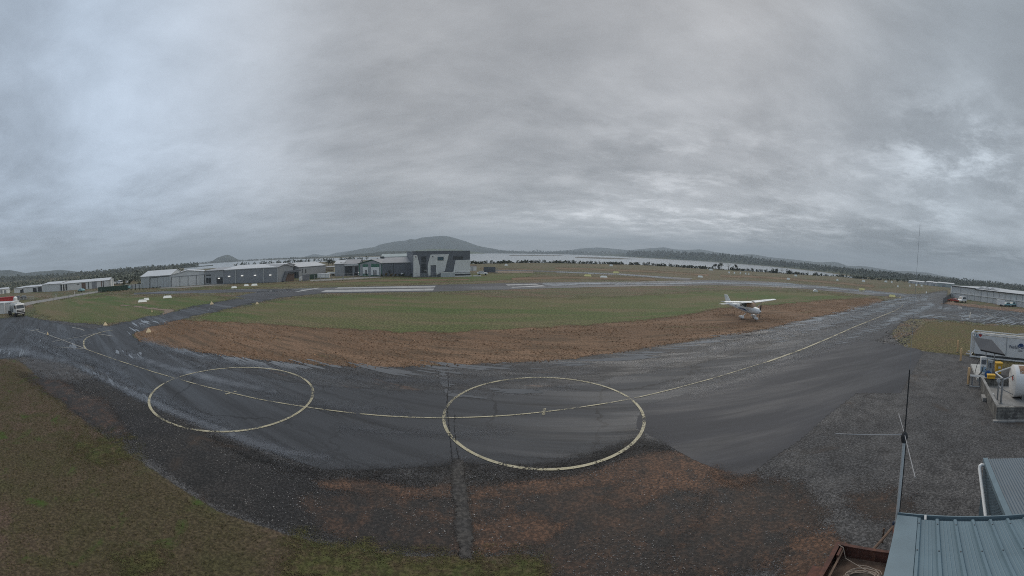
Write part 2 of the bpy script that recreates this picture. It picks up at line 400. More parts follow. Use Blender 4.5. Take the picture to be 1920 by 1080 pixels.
# near grass, mossy and muddy
m_near = ground_mat('mossy_grass', [(.112,.076,.054), (.084,.066,.036), (.074,.066,.030)], big=.16, mid=.7, fine=12, clod=9, clod_amt=.5, edge=(.5, 2.2, .7), spec=.3,
                    patch=((.055,.085,.018), .5, .56, .70), speck=[((.16,.15,.12), 14, .10, .06)])
# dark stony ground: shoulder and yard
m_yard = ground_mat('gravel', [(.070,.069,.070), (.096,.092,.090), (.046,.044,.044)], big=.12, mid=1.2, fine=16, rough=.85, rough2=.65, spec=.35, clod=9, bump=.9, edge=(.7, 1.6, .25),
                    patch=((.055,.042,.033), .25, .58, .72), speck=[((.36,.35,.33), 18, .17, .30), ((.18,.18,.19), 29, .25, .35), ((.012,.012,.014), 23, .25, .3)])
m_yard2 = m_yard
GR = [(-60,668),(0,672),(38,682),(62,708),(108,745),(160,792),(235,850),(330,912),(400,958),(480,985),(560,1012),(640,1030),(760,1046),(900,1047),(985,1040),(1030,1060),(1045,1140),(1060,1500),(2010,1500),(2010,690),(1870,690),(1825,668),(1760,662),(1700,655),(1660,620),(1710,562),(1640,580),(1500,606),(1300,643),(1080,676),(960,684),(700,693),(480,680),(262,645),(200,610),(60,598),(-60,602)]
gs = sheet('gravel', GR, m_yard, w=6, label='dark wet gravel of the yard and shoulder')
ng = sheet('grass', [(-60,664),(0,668),(44,680),(68,706),(112,744),(164,792),(239,850),(334,912),(404,958),(484,985),(564,1010),(640,1028),(760,1043),(900,1044),(985,1038),(1036,1056),(1049,1140),(1060,1500),(-60,1500)], m_near, w=7)
m_dirt = ground_mat('turned_earth', [(.225,.142,.090), (.170,.106,.066), (.115,.080,.052)], big=.2, mid=.9, fine=9, bump=.8, clod=5.0, cthr=.5, clod_amt=.45, bdist=.05, stretch=(TD, 5), edge=(.35, 3.0, .8), spec=.2,
                    patch=((.085,.095,.038), .28, .60, .72), speck=[((.36,.25,.16), 7, .18, .25)])
DIRT = [(252,626),(270,612),(300,603),(340,600),(400,603),(480,607),(600,614),(750,623),(850,623),(960,617),(1100,609),(1200,601),(1300,589),(1345,578),(1450,572),(1560,562),(1640,559),(1662,564),(1640,571),(1600,582),(1500,604),(1440,619),(1300,641),(1200,657),(1080,674),(960,683),(820,688),(700,691),(600,686),(480,676),(330,655),(262,641)]
sheet('dirt_strip', DIRT, m_dirt, w=5)
m_mud = ground_mat('red_mud', [(.125,.064,.036), (.084,.045,.027), (.040,.027,.020)], big=.35, mid=1.4, fine=16, rough=.8, clod=9, bump=.9, edge=(.5, 2.8, 1.3),
                   speck=[((.30,.22,.16), 15, .15, .22), ((.17,.12,.09), 27, .22, .3)])
m_dmud = ground_mat('dark_mud', [(.036,.024,.017), (.020,.017,.015), (.068,.036,.021)], big=.3, mid=1.2, fine=16, rough=.75, clod=8, bump=.9, edge=(.4, 2.8, 1.3),
                    speck=[((.26,.21,.17), 15, .14, .16), ((.13,.11,.10), 27, .22, .25)])
m_shoul = ground_mat('dark_gravel', [(.028,.026,.026), (.038,.034,.031), (.020,.019,.018)], big=.15, mid=1.1, fine=16, rough=.8, spec=.35, clod=9, bump=.9, edge=(.4, 2.6, 1.2),
                    speck=[((.28,.27,.26), 19, .13, .20), ((.12,.12,.12), 31, .24, .30)], patch=((.050,.036,.027), .35, .56, .70))
sheet('gravel', [(110,715),(200,712),(330,778),(440,838),(520,868),(640,895),(860,890),(1000,888),(1190,842),(1260,838),(1385,905),(1420,930),(1380,1000),(1300,1060),(1100,1060),(1000,1030),(880,1045),(700,1028),(600,1012),(480,975),(400,945),(310,880),(230,825),(160,765)], m_shoul, w=16)
sheet('mud', [(560,935),(700,925),(860,925),(1000,905),(1180,880),(1290,860),(1400,905),(1500,905),(1560,960),(1480,1010),(1420,1060),(1300,1100),(1060,1100),(1000,1035),(880,1040),(700,1025),(600,990)], m_dmud, w=22)
sheet('mud', [(590,905),(640,898),(700,903),(790,915),(850,912),(850,930),(760,935),(660,920),(600,912)], m_mud, w=9)
sheet('mud', [(870,915),(960,905),(1040,900),(1130,878),(1220,848),(1290,848),(1350,880),(1395,905),(1340,925),(1260,915),(1200,950),(1160,955),(1120,935),(1180,905),(1060,915),(960,935),(880,935)], m_mud, w=9)
sheet('mud', [(870,985),(960,960),(1060,985),(1020,1020),(900,1040)], m_mud, w=12)
sheet('mud', [(1330,900),(1420,905),(1500,930),(1540,990),(1480,1050),(1340,1090),(1240,1060),(1300,990)], m_dmud, w=30)
sheet('mud', [(1580,930),(1640,915),(1720,940),(1700,975),(1620,965)], m_dmud, w=26)
sheet('mud', [(1480,1010),(1560,990),(1600,1030),(1560,1090),(1460,1090)], m_mud, w=18)
sheet('mud', [(40,705),(110,712),(200,752),(240,810),(220,835),(150,780),(90,735)], m_dmud, w=14)

# taxiway
m_tar = ground_mat('taxiway_asphalt', [(.038,.041,.046), (.050,.053,.059), (.030,.032,.036)], big=.15, mid=1.3, fine=22, rough=.72, rough2=.5, spec=.4, stretch=(TD, 14), cracks=[(.12, .010, .8)], bump=.3, bdist=.015, edge=(.45, 3.0, .7),
                   speck=[((.16,.16,.16), 19, .14, .10)], patch=((.022,.023,.025), .5, .55, .66))
TAXI = [(-60,602),(0,598),(20,595),(48,592),(75,600),(110,606),(140,612),(175,617),(200,612),(230,605),(275,595),(325,584),(375,572.5),(425,564),(480,556),(520,549),(600,541),(640,541),(610,549),(560,553),(520,559),(480,567.5),(425,579),(375,590),(325,602.5),(287,612),(257,620),(247,630),(262,641),(330,655),(480,676),(600,685),(700,691),(820,687),(960,682),(1080,673),(1200,656),(1300,640),(1440,618),(1500,603),(1600,580),(1650,567),(1700,556),(1745,549),(1776,544.5),(1776,556),(1768,566),(1800,572),(1960,588),(1960,612),(1840,605),(1740,597),(1702,598),(1684,610),(1668,628),(1640,640),(1500,760),(1380,800),(1262,835),(1190,835),(1130,848),(1050,868),(980,872),(900,872),(860,868),(800,876),(700,882),(600,880),(520,852),(480,832),(400,798),(330,766),(270,733),(200,698),(150,678),(100,668),(60,668),(0,672),(-60,664)]
sheet('taxiway', TAXI, m_tar, w=5, dx=5)
m_new = ground_mat('new_asphalt', [(.027,.029,.036), (.036,.038,.046), (.022,.024,.030)], big=.2, mid=1.0, fine=24, rough=.68, rough2=.54, spec=.35, stretch=(TD, 9), bump=.25, bdist=.01, edge=(1.2, .8, .25))
sheet('apron', [(1192,802),(1240,828),(1300,862),(1385,896),(1412,885),(1440,864),(1500,825),(1550,780),(1605,738),(1688,737.5),(1733,658),(1690,648),(1640,638),(1560,640),(1500,664),(1440,690),(1380,712),(1280,740),(1215,760),(1196,780)], m_new, w=3, dx=4)
m_worn = ground_mat('worn_asphalt', [(.040,.041,.044), (.028,.028,.030), (.052,.050,.050)], big=.3, mid=1.6, fine=18, rough=.7, rough2=.38, spec=.45, stretch=(TD, 6), clod=7, clod_amt=.6, bump=.8, edge=(.35, 3.0, .5),
                     patch=((.085,.052,.036), .7, .60, .68), cracks=[(.35, .03, .9), (.9, .04, .6)], speck=[((.25,.25,.26), 12, .16, .12)])
sheet('worn_taxiway', [(262,640),(330,655),(480,675),(600,684),(700,690),(820,686),(960,681),(1080,672),(1200,655),(1300,639),(1440,617),(1500,602),(1590,583),(1640,572),(1600,592),(1500,628),(1440,650),(1300,684),(1185,702),(1100,718),(950,732),(740,732),(590,722),(480,704),(350,674),(280,652)], m_worn, w=6, dx=5)
# runway beyond the grass
m_run = ground_mat('runway_asphalt', [(.055,.056,.060), (.070,.071,.076), (.045,.045,.049)], big=.05, mid=.25, fine=9, rough=.75, rough2=.38, spec=.35, stretch=(0, 12), bump=.1, edge=(.25, .8, .15))
RUN = [(440,556),(480,548),(545,541.5),(600,539.5),(720,536.5),(860,533),(960,530.5),(1100,528.5),(1200,528),(1290,525.5),(1350,524.5),(1440,528),(1500,532.5),(1560,537.5),(1640,545),(1700,551),(1745,551),(1700,557),(1640,554.5),(1560,546),(1500,541),(1440,537.5),(1340,534.5),(1200,536.5),(1100,538.5),(1000,541),(960,542.5),(820,546.5),(720,548.3),(640,549.5),(600,550),(540,556),(480,562)]
sheet('runway', RUN, m_run, w=2, dx=4, yk=60)
sheet('taxiway', [(250,549),(300,546.5),(340,545),(400,543.3),(480,542),(560,541),(560,545),(480,547.5),(400,549),(340,550),(300,551),(250,552)], m_run, w=1.5, dx=4, yk=60)
sheet('taxiway', [(905,506),(960,505.8),(1040,508),(1100,510.5),(1160,512.5),(1220,517),(1300,522),(1290,526),(1200,518.5),(1130,513.5),(1040,510.2),(960,508),(905,508)], m_run, w=1.2, dx=4, yk=60)
m_road = ground_mat('gravel_road', [(.23,.22,.20), (.19,.18,.165), (.26,.25,.23)], big=.1, mid=.5, fine=8, rough=.85, edge=(.3, 1.0, .3))
sheet('road', [(-40,574),(20,572),(60,565),(100,558.5),(140,552),(185,545.5),(192,543),(225,541.5),(225,543.5),(190,547.5),(150,554),(100,563),(70,568),(45,574),(20,579),(-40,582)], m_road, w=2, dx=4, yk=50)
sheet('road', [(300,541),(340,540),(400,535.5),(440,534),(400,533),(330,538),(296,539)], m_road, w=1.5, dx=4, yk=60)
sheet('road', [(580,525),(640,521.5),(700,518.5),(720,520),(660,523.5),(620,525.5),(580,527)], m_road, w=1.5, dx=4, yk=60)
m_path = ground_mat('trodden_earth', [(.20,.15,.11)]*3, big=.1, mid=.5, fine=6, edge=(.3, 2.5, .5))
sheet('path', [(225,571),(260,574),(300,578),(335,581),(300,592),(310,583),(260,576.5),(225,573.5)], m_path, w=2.5, dx=4, yk=40)
sheet('path', [(905,507.8),(1000,509),(1000,511.5),(905,511)], m_path, w=1.5, dx=4, yk=60)

PZ = (SHEET_N[0]+1)*.0006
# standing water: thin sheets of film on the tarmac
m_pud = bpy.data.materials.new('water_film'); m_pud.use_nodes = True
def _pud():
    t = NT(m_pud.node_tree); b = t.n['Principled BSDF']; tc = t.new('ShaderNodeTexCoord').outputs['Object']
    t1 = t.mapping(t.mapping(tc, rot=(0,0,-TD)), scale=(.07,1,1))
    b.inputs['Base Color'].default_value = (.075,.078,.083,1); b.inputs['Roughness'].default_value = .10; b.inputs['IOR'].default_value = 1.4
    bp = t.new('ShaderNodeBump', ins={'Strength': .08, 'Distance': .01}); t.l.new(t.noise(tc, 9, 4), bp.inputs['Height']); t.l.new(bp.outputs[0], b.inputs['Normal'])
    at = t.new('ShaderNodeAttribute', attribute_name='cover').outputs['Fac']
    e = t.math('ADD', t.math('MULTIPLY', at, .8), t.math('MULTIPLY', t.math('SUBTRACT', t.noise(t1, 1.5, 6, .62, .1), .535), 9.0))
    t.l.new(t.ramp(e, -.04, .04), b.inputs['Alpha'])
_pud()
PUD = [0]
m_sheen = ground_mat('damp_asphalt_sheen', [(.066,.070,.080), (.054,.058,.066), (.080,.084,.094)], big=.3, mid=1.6, fine=20, rough=.42, rough2=.28, spec=.5, stretch=(TD, 8), bump=.2, bdist=.01, edge=(.8, 1.3, 1.8))  # damp tarmac; its sheen is painted in as a paler, bluer base colour
def sheen_ribbon(pts, hw, w=4.0):
    PUD[0] += 1; sheet('damp_sheen', ribbon(pts, hw), m_sheen, w=w, dx=4, z=PZ+PUD[0]*.0003)
def puddle(pts, hw, w=3.0, z=0, **k):
    PUD[0] += 1; sheet('puddle', ribbon(pts, hw), m_pud, w=w, dx=4, z=PZ+PUD[0]*.0003, **k)

sheen_ribbon([(48,633),(100,660),(160,692),(230,727),(300,760),(360,785),(420,808),(470,828),(540,848),(620,858)], [1.5,2.5,4,5,6,6,7,8,6,2], w=7)
puddle([(60,640),(130,675),(200,710),(280,748),(360,782),(440,812)], [.5,.8,1.2,1.4,1.4,1.0], z=PZ, w=3)
sheen_ribbon([(-20,657),(30,655),(75,667),(110,673),(150,684)], [4,6,5,3,2], w=8)
puddle([(-20,662),(30,660),(70,668)], [1.5,2,1.2], z=PZ, w=3)
sheen_ribbon([(1330,655),(1440,632),(1560,600),(1680,570)], [3,4,4,2], w=4)
sheen_ribbon([(240,665),(320,690),(420,715),(520,735)], [3,5,6,4], w=5)
puddle([(330,657),(380,666),(430,672),(480,680),(560,686),(640,688)], [2,3,4,4,5,4], z=PZ)
puddle([(640,684),(700,694),(760,696),(840,690),(900,690),(960,690)], [2,7,7,9,7,4], z=PZ, w=5)
puddle([(828,690),(834,715),(840,735)], [8,5,7], z=PZ, w=4)
puddle([(840,741),(920,738),(1000,733),(1080,724)], [1.2,1.5,1.5,1.5], z=PZ, w=2)
puddle([(965,692),(1080,682),(1200,668),(1330,640),(1440,620)], [2,4,4,4,3], z=PZ, w=4)
puddle([(1330,640),(1440,622),(1540,598),(1640,570),(1720,556)], [2,3,4,3,2], z=PZ, w=3)
puddle([(1450,640),(1540,612),(1600,596),(1680,572),(1740,558)], [1.5,3,4,4,3], z=PZ, w=3)
puddle([(1500,664),(1580,640),(1650,612),(1690,592),(1750,570)], [1,3,5,5,5], z=PZ, w=4)
puddle([(1690,592),(1760,594),(1830,600),(1960,607)], [1,2,2.5,3], z=PZ, w=2.5)
puddle([(1760,577),(1830,580),(1880,586),(1960,592)], [3,4,4,4], z=PZ, w=4)
puddle([(1800,590),(1850,594),(1900,596),(1960,600)], [4,4,4,4], z=PZ, w=4)
puddle([(250,609),(275,603),(308,601)], [2,2.5,1.5], z=PZ, w=2)
puddle([(240,622),(262,616)], [1,2.5], z=PZ, w=2)
puddle([(110,645),(140,650)], [1,1], z=PZ, w=2)
puddle([(200,656),(235,663),(260,668)], [1,2,1], z=PZ, w=2)
puddle([(390,577),(403,576)], [1,1], z=PZ, w=1)
puddle([(480,547),(540,543.5),(578,543)], [1,1.3,.8], z=PZ, w=1, yk=60)
puddle([(490,552),(528,552)], [.5,1.2], z=PZ, w=1, yk=60)
puddle([(1016,532),(1040,534),(1100,531.5),(1180,532)], [1.2,2.2,1.5,.8], z=PZ, w=1, yk=60)
puddle([(1150,532.5),(1240,531.5),(1300,530.5),(1340,529)], [1.2,1.6,1.6,2], z=PZ, w=1, yk=60)
puddle([(1330,530),(1400,531),(1440,533),(1500,536.5),(1560,540.5),(1640,548),(1700,554)], [2,1.5,2,1.5,1.5,1.3,1], z=PZ, w=1.2, yk=60)
puddle([(1440,531),(1480,532),(1500,535)], [1.3,1.3,1], z=PZ, w=1, yk=60)
puddle([(1040,510),(1080,511),(1130,513),(1180,515.8),(1214,518),(1260,520.5)], [.6,.8,.7,.6,.9,.8], z=PZ, w=.6, yk=60)
puddle([(1100,513),(1150,514),(1200,516)], [.4,.6,.5], z=PZ, w=.6, yk=60)

m_moss = ground_mat('moss_clumps', [(.082,.078,.030), (.066,.074,.026), (.095,.074,.040)], big=.6, mid=2.5, fine=14, clod=8, clod_amt=.5, edge=(1.1, 5.5, 2.2), spec=.2)
for pts in ([(560,1010),(660,1030),(780,1046),(900,1050),(1010,1050),(1030,1085),(860,1100),(640,1100),(540,1070)], [(215,1045),(290,1035),(310,1065),(250,1085)], [(130,830),(210,822),(250,850),(180,868)]):
    sheet('moss', pts, m_moss, w=26, dx=5)
# trench patch crossing the shoulder
m_patch = ground_mat('trench_patch', [(.046,.042,.039),(.058,.052,.046),(.034,.031,.029)], big=.5, mid=1.5, fine=18, rough=.8, bump=.5, edge=(.9, 3.6, 1.4), clod=8)
sheet('patch', [(848,862),(868,860),(872,900),(882,960),(888,1005),(882,1046),(862,1048),(856,1000),(852,940),(846,890)], m_patch, w=7, dx=3)
m_crack = ground_mat('crack', [(.012,.012,.013)]*3, big=.5, mid=2, fine=20, edge=(3, 2.5, .4))
for pts in ([(842,700),(838,760),(842,800),(848,860)], [(853,770),(852,800),(856,840),(862,865)]): sheet('crack', ribbon(pts, .7), m_crack, w=1.2, dx=1.5)

for pts, hw in (([(1240,728),(1340,702),(1440,672),(1540,634),(1640,594),(1700,572)], 2.0), ([(1300,738),(1400,708),(1500,668),(1600,626),(1660,602)], 1.6), ([(1200,690),(1320,664),(1440,634),(1560,604),(1640,578)], 2.4), ([(560,702),(700,712),(860,714),(1000,708),(1120,696)], 2.2), ([(180,690),(260,728),(340,764),(420,794)], 2.5), ([(270,640),(340,660),(440,680),(560,694)], 2.2), ([(60,625),(120,648),(180,676),(240,704)], 1.6), ([(20,610),(100,628),(160,640)], 2.0), ([(640,800),(760,812),(860,812),(960,806)], 2.6), ([(500,740),(620,762),(760,772)], 1.6)):
    sheen_ribbon(pts, hw*.6, w=9)
def spill(pts, hw, w, mm):
    PUD[0] += 1; sheet('gravel', ribbon(pts, hw), mm, w=w, dx=5, z=PZ+PUD[0]*.0003)
spill([(520,866),(600,884),(700,888),(800,880),(860,874),(980,878),(1060,874),(1140,850),(1200,826),(1250,838)], [4,4,5,5,5,5,5,6,5,2], 20, m_shoul)
spill([(400,818),(470,850),(540,872)], [3,6,6], 12, m_shoul)
spill([(1340,885),(1385,902),(1420,893)], [4,9,4], 14, m_mud)
# painted lines, worn
m_yel = ground_mat('worn_yellow_paint', [(.42,.375,.24), (.34,.305,.20), (.45,.405,.29)], big=.5, mid=3, fine=20, rough=.6, bump=.2, wear=.475)
m_yel2 = ground_mat('faded_line_paint', [(.27,.26,.23)]*3, big=.5, mid=3, fine=20, rough=.6, bump=.2, wear=.44)
m_whi = ground_mat('runway_white_paint', [(.36,.36,.35), (.29,.29,.285), (.40,.40,.39)], big=.1, mid=.8, fine=8, rough=.6, bump=.1, wear=.42)
LZ = PZ+(PUD[0]+2)*.0003
def band(name, pts, width, material, closed=False, z=LZ):
    pts = [Vector((p[0], p[1], 0)) for p in pts]; n = len(pts); V = []; F = []
    for i, p in enumerate(pts):
        a = pts[(i-1) % n] if closed else pts[max(i-1, 0)]; b = pts[(i+1) % n] if closed else pts[min(i+1, n-1)]
        d = (b-a).normalized(); q = Vector((-d.y, d.x, 0))*width/2; j = 1+.12*(mnoise.noise(p*3))
        V += [tuple(p+q*j+Vector((0,0,z))), tuple(p-q*j+Vector((0,0,z)))]
    for i in range(n if closed else n-1):
        a, b = 2*i, 2*((i+1) % n); F.append((a, b, b+1, a+1))
    me = bpy.data.meshes.new(name); me.from_pydata(V, [], F); me.update()
    if me.polygons[0].normal.z < 0: me.flip_normals()
    me.materials.append(material); o = bpy.data.objects.new(name, me); col.objects.link(o); return tag(o, kind='structure')
def dens(pts, step=.5):
    out = [Vector(pts[0])]
    for a, b in zip(pts[:-1], pts[1:]):
        a, b = Vector(a), Vector(b); k = max(1, int((b-a).length/step))
        out += [a.lerp(b, i/k) for i in range(1, k+1)]
    return out
RC = .6835*CAM_H
def circle(c): return [(c.x+RC*math.sin(2*math.pi*k/160), c.y+RC*math.cos(2*math.pi*k/160)) for k in range(160)]
C1 = px(1020, 773); C2 = px(433, 737)
band('turning_circle', circle(C1), .17, m_yel, True)
band('turning_circle', circle(C2), .17, m_yel, True, z=LZ+.0004)
cl = [(161,655),(200,669),(240,682.5),(285,697),(331.7,710.6),(380,724),(431.7,736.7),(480,748),(530,757),(573,763.5),(640,772.7),(720,780.5),(800,784),(829,784.3),(900,782.5),(960,779),(1020,773),(1100,762.5),(1181,749),(1240,735.5),(1300,720),(1350,706),(1400,690.5),(1440,678.5),(1500,657),(1560,632),(1600,614),(1650,594),(1678,583),(1690,576),(1694,571.5),(1680,569.5),(1668,570)]
band('taxiway_line', dens([px(*p) for p in cl]), .11, m_yel, z=LZ+.0008)
for p, w in ((C1, .45), (C2, .45)):
    q = Vector((-math.sin(TD), math.cos(TD), 0)); band('centre_mark', [p-q*w, p+q*w], .17, m_yel, z=LZ+.0014)
ll = [(161,655),(157,648),(157,640),(162,634),(175,628),(190,623),(205,620),(213,619.5)]
band('taxiway_line', dens([px(*p) for p in ll]), .2, m_yel, z=LZ+.0014)
for pts, w in (([(161,654.5),(112,636),(90,628),(68,620.5)], .16), ([(160,654.5),(130,652.5),(100,651)], .13), ([(180,625),(150,632),(120,637),(98,641)], .16), ([(57,621),(72,618)], .4), ([(135,614),(150,617),(158,620)], .25), ([(178,626),(195,628),(212,631)], .2)):
    band('faded_line', dens([px(*p) for p in pts]), w, m_yel2, z=LZ+.0018)
band('taxiway_line', dens([px(*p) for p in [(1440,678.5),(1500,657),(1560,632),(1600,614),(1650,594),(1678,583)]]), .24, m_yel, z=LZ+.0012)
rt = [(1664,573),(1680,570),(1700,566.5),(1740,561),(1762,556)]
band('taxiway_line', dens([px(*p) for p in rt]), .2, m_yel2, z=LZ+.0022)
for pts in ([(1755,585),(1800,594),(1850,598)], [(1847,586.5),(1864,596)], [(1893,591),(1918,600)], [(1728,591),(1790,598),(1840,603)], [(1820,585),(1818,596)]):
    band('faded_line', dens([px(*p) for p in pts]), .25, m_yel2, z=LZ+.0026)
# threshold and edge stripes of the runway: flat painted bars
for pts in ([(626,541.2),(635,538.8),(817,535.8),(815,539)], [(600,547.8),(612,543.6),(814,540.8),(812,544.6)], [(552,548),(572,545),(600,540.3),(596,539.6),(565,544.2)], [(948,533.3),(1004,531.9),(1011,533.6),(952,535.4)], [(958,538.4),(1016,534.8),(1024,536.8),(960,539.4)]):
    c = [px(*p, LZ+.0035) for p in pts]
    V = [tuple(p) for p in c]; me = bpy.data.meshes.new('runway_marking'); me.from_pydata(V, [], [tuple(range(len(V)))]); me.update()
    if me.polygons[0].normal.z < 0: me.flip_normals()
    me.materials.append(m_whi); o = bpy.data.objects.new('runway_marking', me); col.objects.link(o); tag(o, kind='structure')

# ---- earth bank along the hangar on the right, and rubble by the yard
def mound(name, a, b, width, height, material, seg=40, seed=0):
    a, b = Vector(a), Vector(b); d = (b-a); L = d.length; d.normalize(); q = Vector((-d.y, d.x, 0)); V = []; F = []; m = 7
    for i in range(seg+1):
        for j in range(m):
            s = j/(m-1)*2-1; p = a+d*(L*i/seg)+q*s*width/2
            h = height*max(0, 1-s*s)*(.7+.6*mnoise.noise(p*.35+Vector((seed,0,0)))) * min(1, i/3, (seg-i)/3)
            V.append((p.x+.3*mnoise.noise(p*.9), p.y, max(h, 0)+.01+.05*mnoise.noise(p*1.7)*(abs(s) < .95)))
    for i in range(seg):
        for j in range(m-1): F.append((i*m+j, (i+1)*m+j, (i+1)*m+j+1, i*m+j+1))
    me = bpy.data.meshes.new(name); me.from_pydata(V, [], F); me.update()
    if me.polygons[0].normal.z < 0: me.flip_normals()
    me.materials.append(material); me.polygons.foreach_set('use_smooth', [True]*len(me.polygons))
    o = bpy.data.objects.new(name, me); col.objects.link(o); return tag(o, kind='structure')
m_bank = ground_mat('bank_earth', [(.20,.125,.085), (.16,.10,.07), (.24,.16,.11)], big=.2, mid=1, fine=6, bump=.8, clod=3)
mound('earth_bank', px(1768,568), px(1985,590), 7, .7, m_bank, 60, 3)

def scatter(name, poly, n, size, material, label, seed=1, flat=.6, zb=.0, clump=None, blades=False):
    """n small stones, clods or tufts lying inside a pixel polygon: one mesh"""
    g = np.random.default_rng(seed); poly = np.asarray(poly, float); W0 = np.array([list(px(x, y)[:2]) for x, y in poly])
    lo, hi = W0.min(0), W0.max(0); pts = np.zeros((0, 2))
    while len(pts) < n:
        q = g.uniform(lo, hi, (n*3, 2)); q = q[sdist(q, W0) > 0]
        if clump:
            v = np.array([mnoise.noise(Vector((a*clump[0], b*clump[0], seed))) for a, b in q]); q = q[v > clump[1]+g.normal(0, .12, len(v))]
        if len(q) == 0: break
        pts = np.concatenate([pts, q])
    pts = pts[:n]; n = len(pts); s = size[0]+(size[1]-size[0])*g.random(n)**3; th = g.uniform(0, 6.283, n)
    if blades:
        k = 4; V = []; F = []
        base = np.repeat(pts, k, 0); a = g.uniform(0, 6.283, n*k); ss = np.repeat(s, k)*g.uniform(.5, 1.2, n*k)
        lean = g.uniform(.1, .8, n*k); off = g.normal(0, .35, (n*k, 2))*ss[:,None]; base = base+off
        wv = np.stack([-np.sin(a), np.cos(a)], 1)*ss[:,None]*.22; tp = np.stack([np.cos(a), np.sin(a)], 1)*ss[:,None]*lean[:,None]
        z0 = np.full(n*k, zb); A = np.concatenate([base-wv, z0[:,None]], 1); B = np.concatenate([base+wv, z0[:,None]], 1); C = np.concatenate([base+tp, (zb+ss*(1.1-lean*.5))[:,None]], 1)
        V = np.stack([A, B, C], 1).reshape(-1, 3); F = np.arange(len(V)).reshape(-1, 3)
    else:
        ang = th[:,None]+np.array([0, 2.2, 4.1]); rad = s[:,None]*g.uniform(.6, 1.2, (n, 3))
        b3 = np.stack([pts[:,0:1]+rad*np.cos(ang), pts[:,1:2]+rad*np.sin(ang), np.full((n, 3), zb)], -1)
        top = np.concatenate([pts+g.normal(0, .25, (n, 2))*s[:,None], (zb+s*flat*g.uniform(.6, 1.4, n))[:,None]], 1)[:,None,:]
        V = np.concatenate([b3, top], 1).reshape(-1, 3); i = np.arange(n)[:,None]*4
        F = np.concatenate([i+np.array([[0,1,3]]), i+np.array([[1,2,3]]), i+np.array([[2,0,3]])], 1).reshape(-1, 3)
    me = bpy.data.meshes.new(name); me.from_pydata(V.tolist(), [], F.tolist()); me.update(); me.materials.append(material)
    o = bpy.data.objects.new(name, me); col.objects.link(o); tag(o, label, kind='stuff'); return o
def varied(name, a, b, rough=.8, spec=.4):
    M = bpy.data.materials.new(name); M.use_nodes = True; t = NT(M.node_tree); bs = t.n['Principled BSDF']
    r = t.new('ShaderNodeNewGeometry').outputs['Random Per Island']
    t.l.new(t.mix(t.ramp(r, 0, 1), a, b), bs.inputs['Base Color']); bs.inputs['Roughness'].default_value = rough; bs.inputs['Specular IOR Level'].default_value = spec
    return M
m_peb = varied('pebble', (.05,.05,.052), (.36,.34,.32), .6)
m_clod = varied('clod', (.16,.095,.058), (.32,.20,.12), .9, .2)
m_tuft = varied('tuft', (.075,.060,.034), (.13,.125,.055), .9, .1)
m_rub = varied('rubble', (.05,.045,.04), (.30,.27,.24), .8)
scatter('pebbles', [(1380,900),(1500,830),(1610,745),(1690,742),(1740,665),(1820,670),(1838,745),(1866,795),(1915,800),(1915,960),(1700,1000),(1640,1075),(1400,1075),(1050,1075),(1000,1035)], 15000, (.010, .034), m_peb, 'loose pale stones lying over the gravel yard', 1, zb=.02)
scatter('pebbles', [(480,850),(600,892),(860,885),(1000,885),(1190,840),(1380,905),(1300,1075),(1040,1075),(980,1035),(700,1035),(560,1005),(340,905),(180,790),(80,700),(200,705),(330,775)], 9000, (.010, .034), m_peb, 'loose stones on the dark shoulder of the taxiway', 2, zb=.02, clump=(.35, -.02))
scatter('clods', DIRT, 22000, (.03, .15), m_clod, 'clods of turned brown earth', 3, zb=.02, clump=(.16, -.15))
scatter('tufts', [(0,675),(38,686),(62,712),(108,750),(160,797),(235,856),(330,918),(400,964),(480,992),(640,1036),(900,1053),(1020,1060),(1040,1078),(0,1078)], 22000, (.02, .07), m_tuft, 'short mossy grass in the near corner', 4, zb=.02, blades=True)
scatter('rubble', [(1640,642),(1662,622),(1690,602),(1730,602),(1712,628),(1702,650),(1735,656)], 900, (.05, .22), m_rub, 'broken stones heaped by the corner of the yard', 5, zb=.02)
# ---------------------------------------------------------------- hills beyond the lake
def hill_mat(name, a, b, c, scale=.004):
    M = bpy.data.materials.new(name); M.use_nodes = True; t = NT(M.node_tree); bs = t.n['Principled BSDF']
    tc = t.new('ShaderNodeTexCoord').outputs['Object']
    cc = t.mix(t.ramp(t.noise(tc, scale, 7, .65, .4), .42, .6), a, b)
    cc = t.mix(t.ramp(t.noise(tc, scale*.5, 5, .6), .60, .68), cc, c)
    f = t.math('ADD', t.math('MULTIPLY', t.noise(tc, scale*12, 5, .7), 1.2), .4)
    v = t.new('ShaderNodeVectorMath', operation='SCALE'); t.l.new(cc, v.inputs[0]); t.l.new(f, v.inputs['Scale']); t.l.new(v.outputs[0], bs.inputs['Base Color'])
    bs.inputs['Roughness'].default_value = .95; bs.inputs['Specular IOR Level'].default_value = .1
    b_ = t.new('ShaderNodeBump', ins={'Strength': 1, 'Distance': 12}); t.l.new(t.noise(tc, scale*6, 6, .7), b_.inputs['Height']); t.l.new(b_.outputs[0], bs.inputs['Normal'])
    return M
m_forest = hill_mat('forested_hill', (.036,.045,.038), (.055,.064,.050), (.09,.095,.07))
m_ridge = hill_mat('wooded_ridge', (.060,.075,.062), (.090,.105,.080), (.14,.15,.10))
m_pasture = hill_mat('pasture_hill', (.10,.125,.06), (.085,.10,.055), (.05,.06,.035), .006)
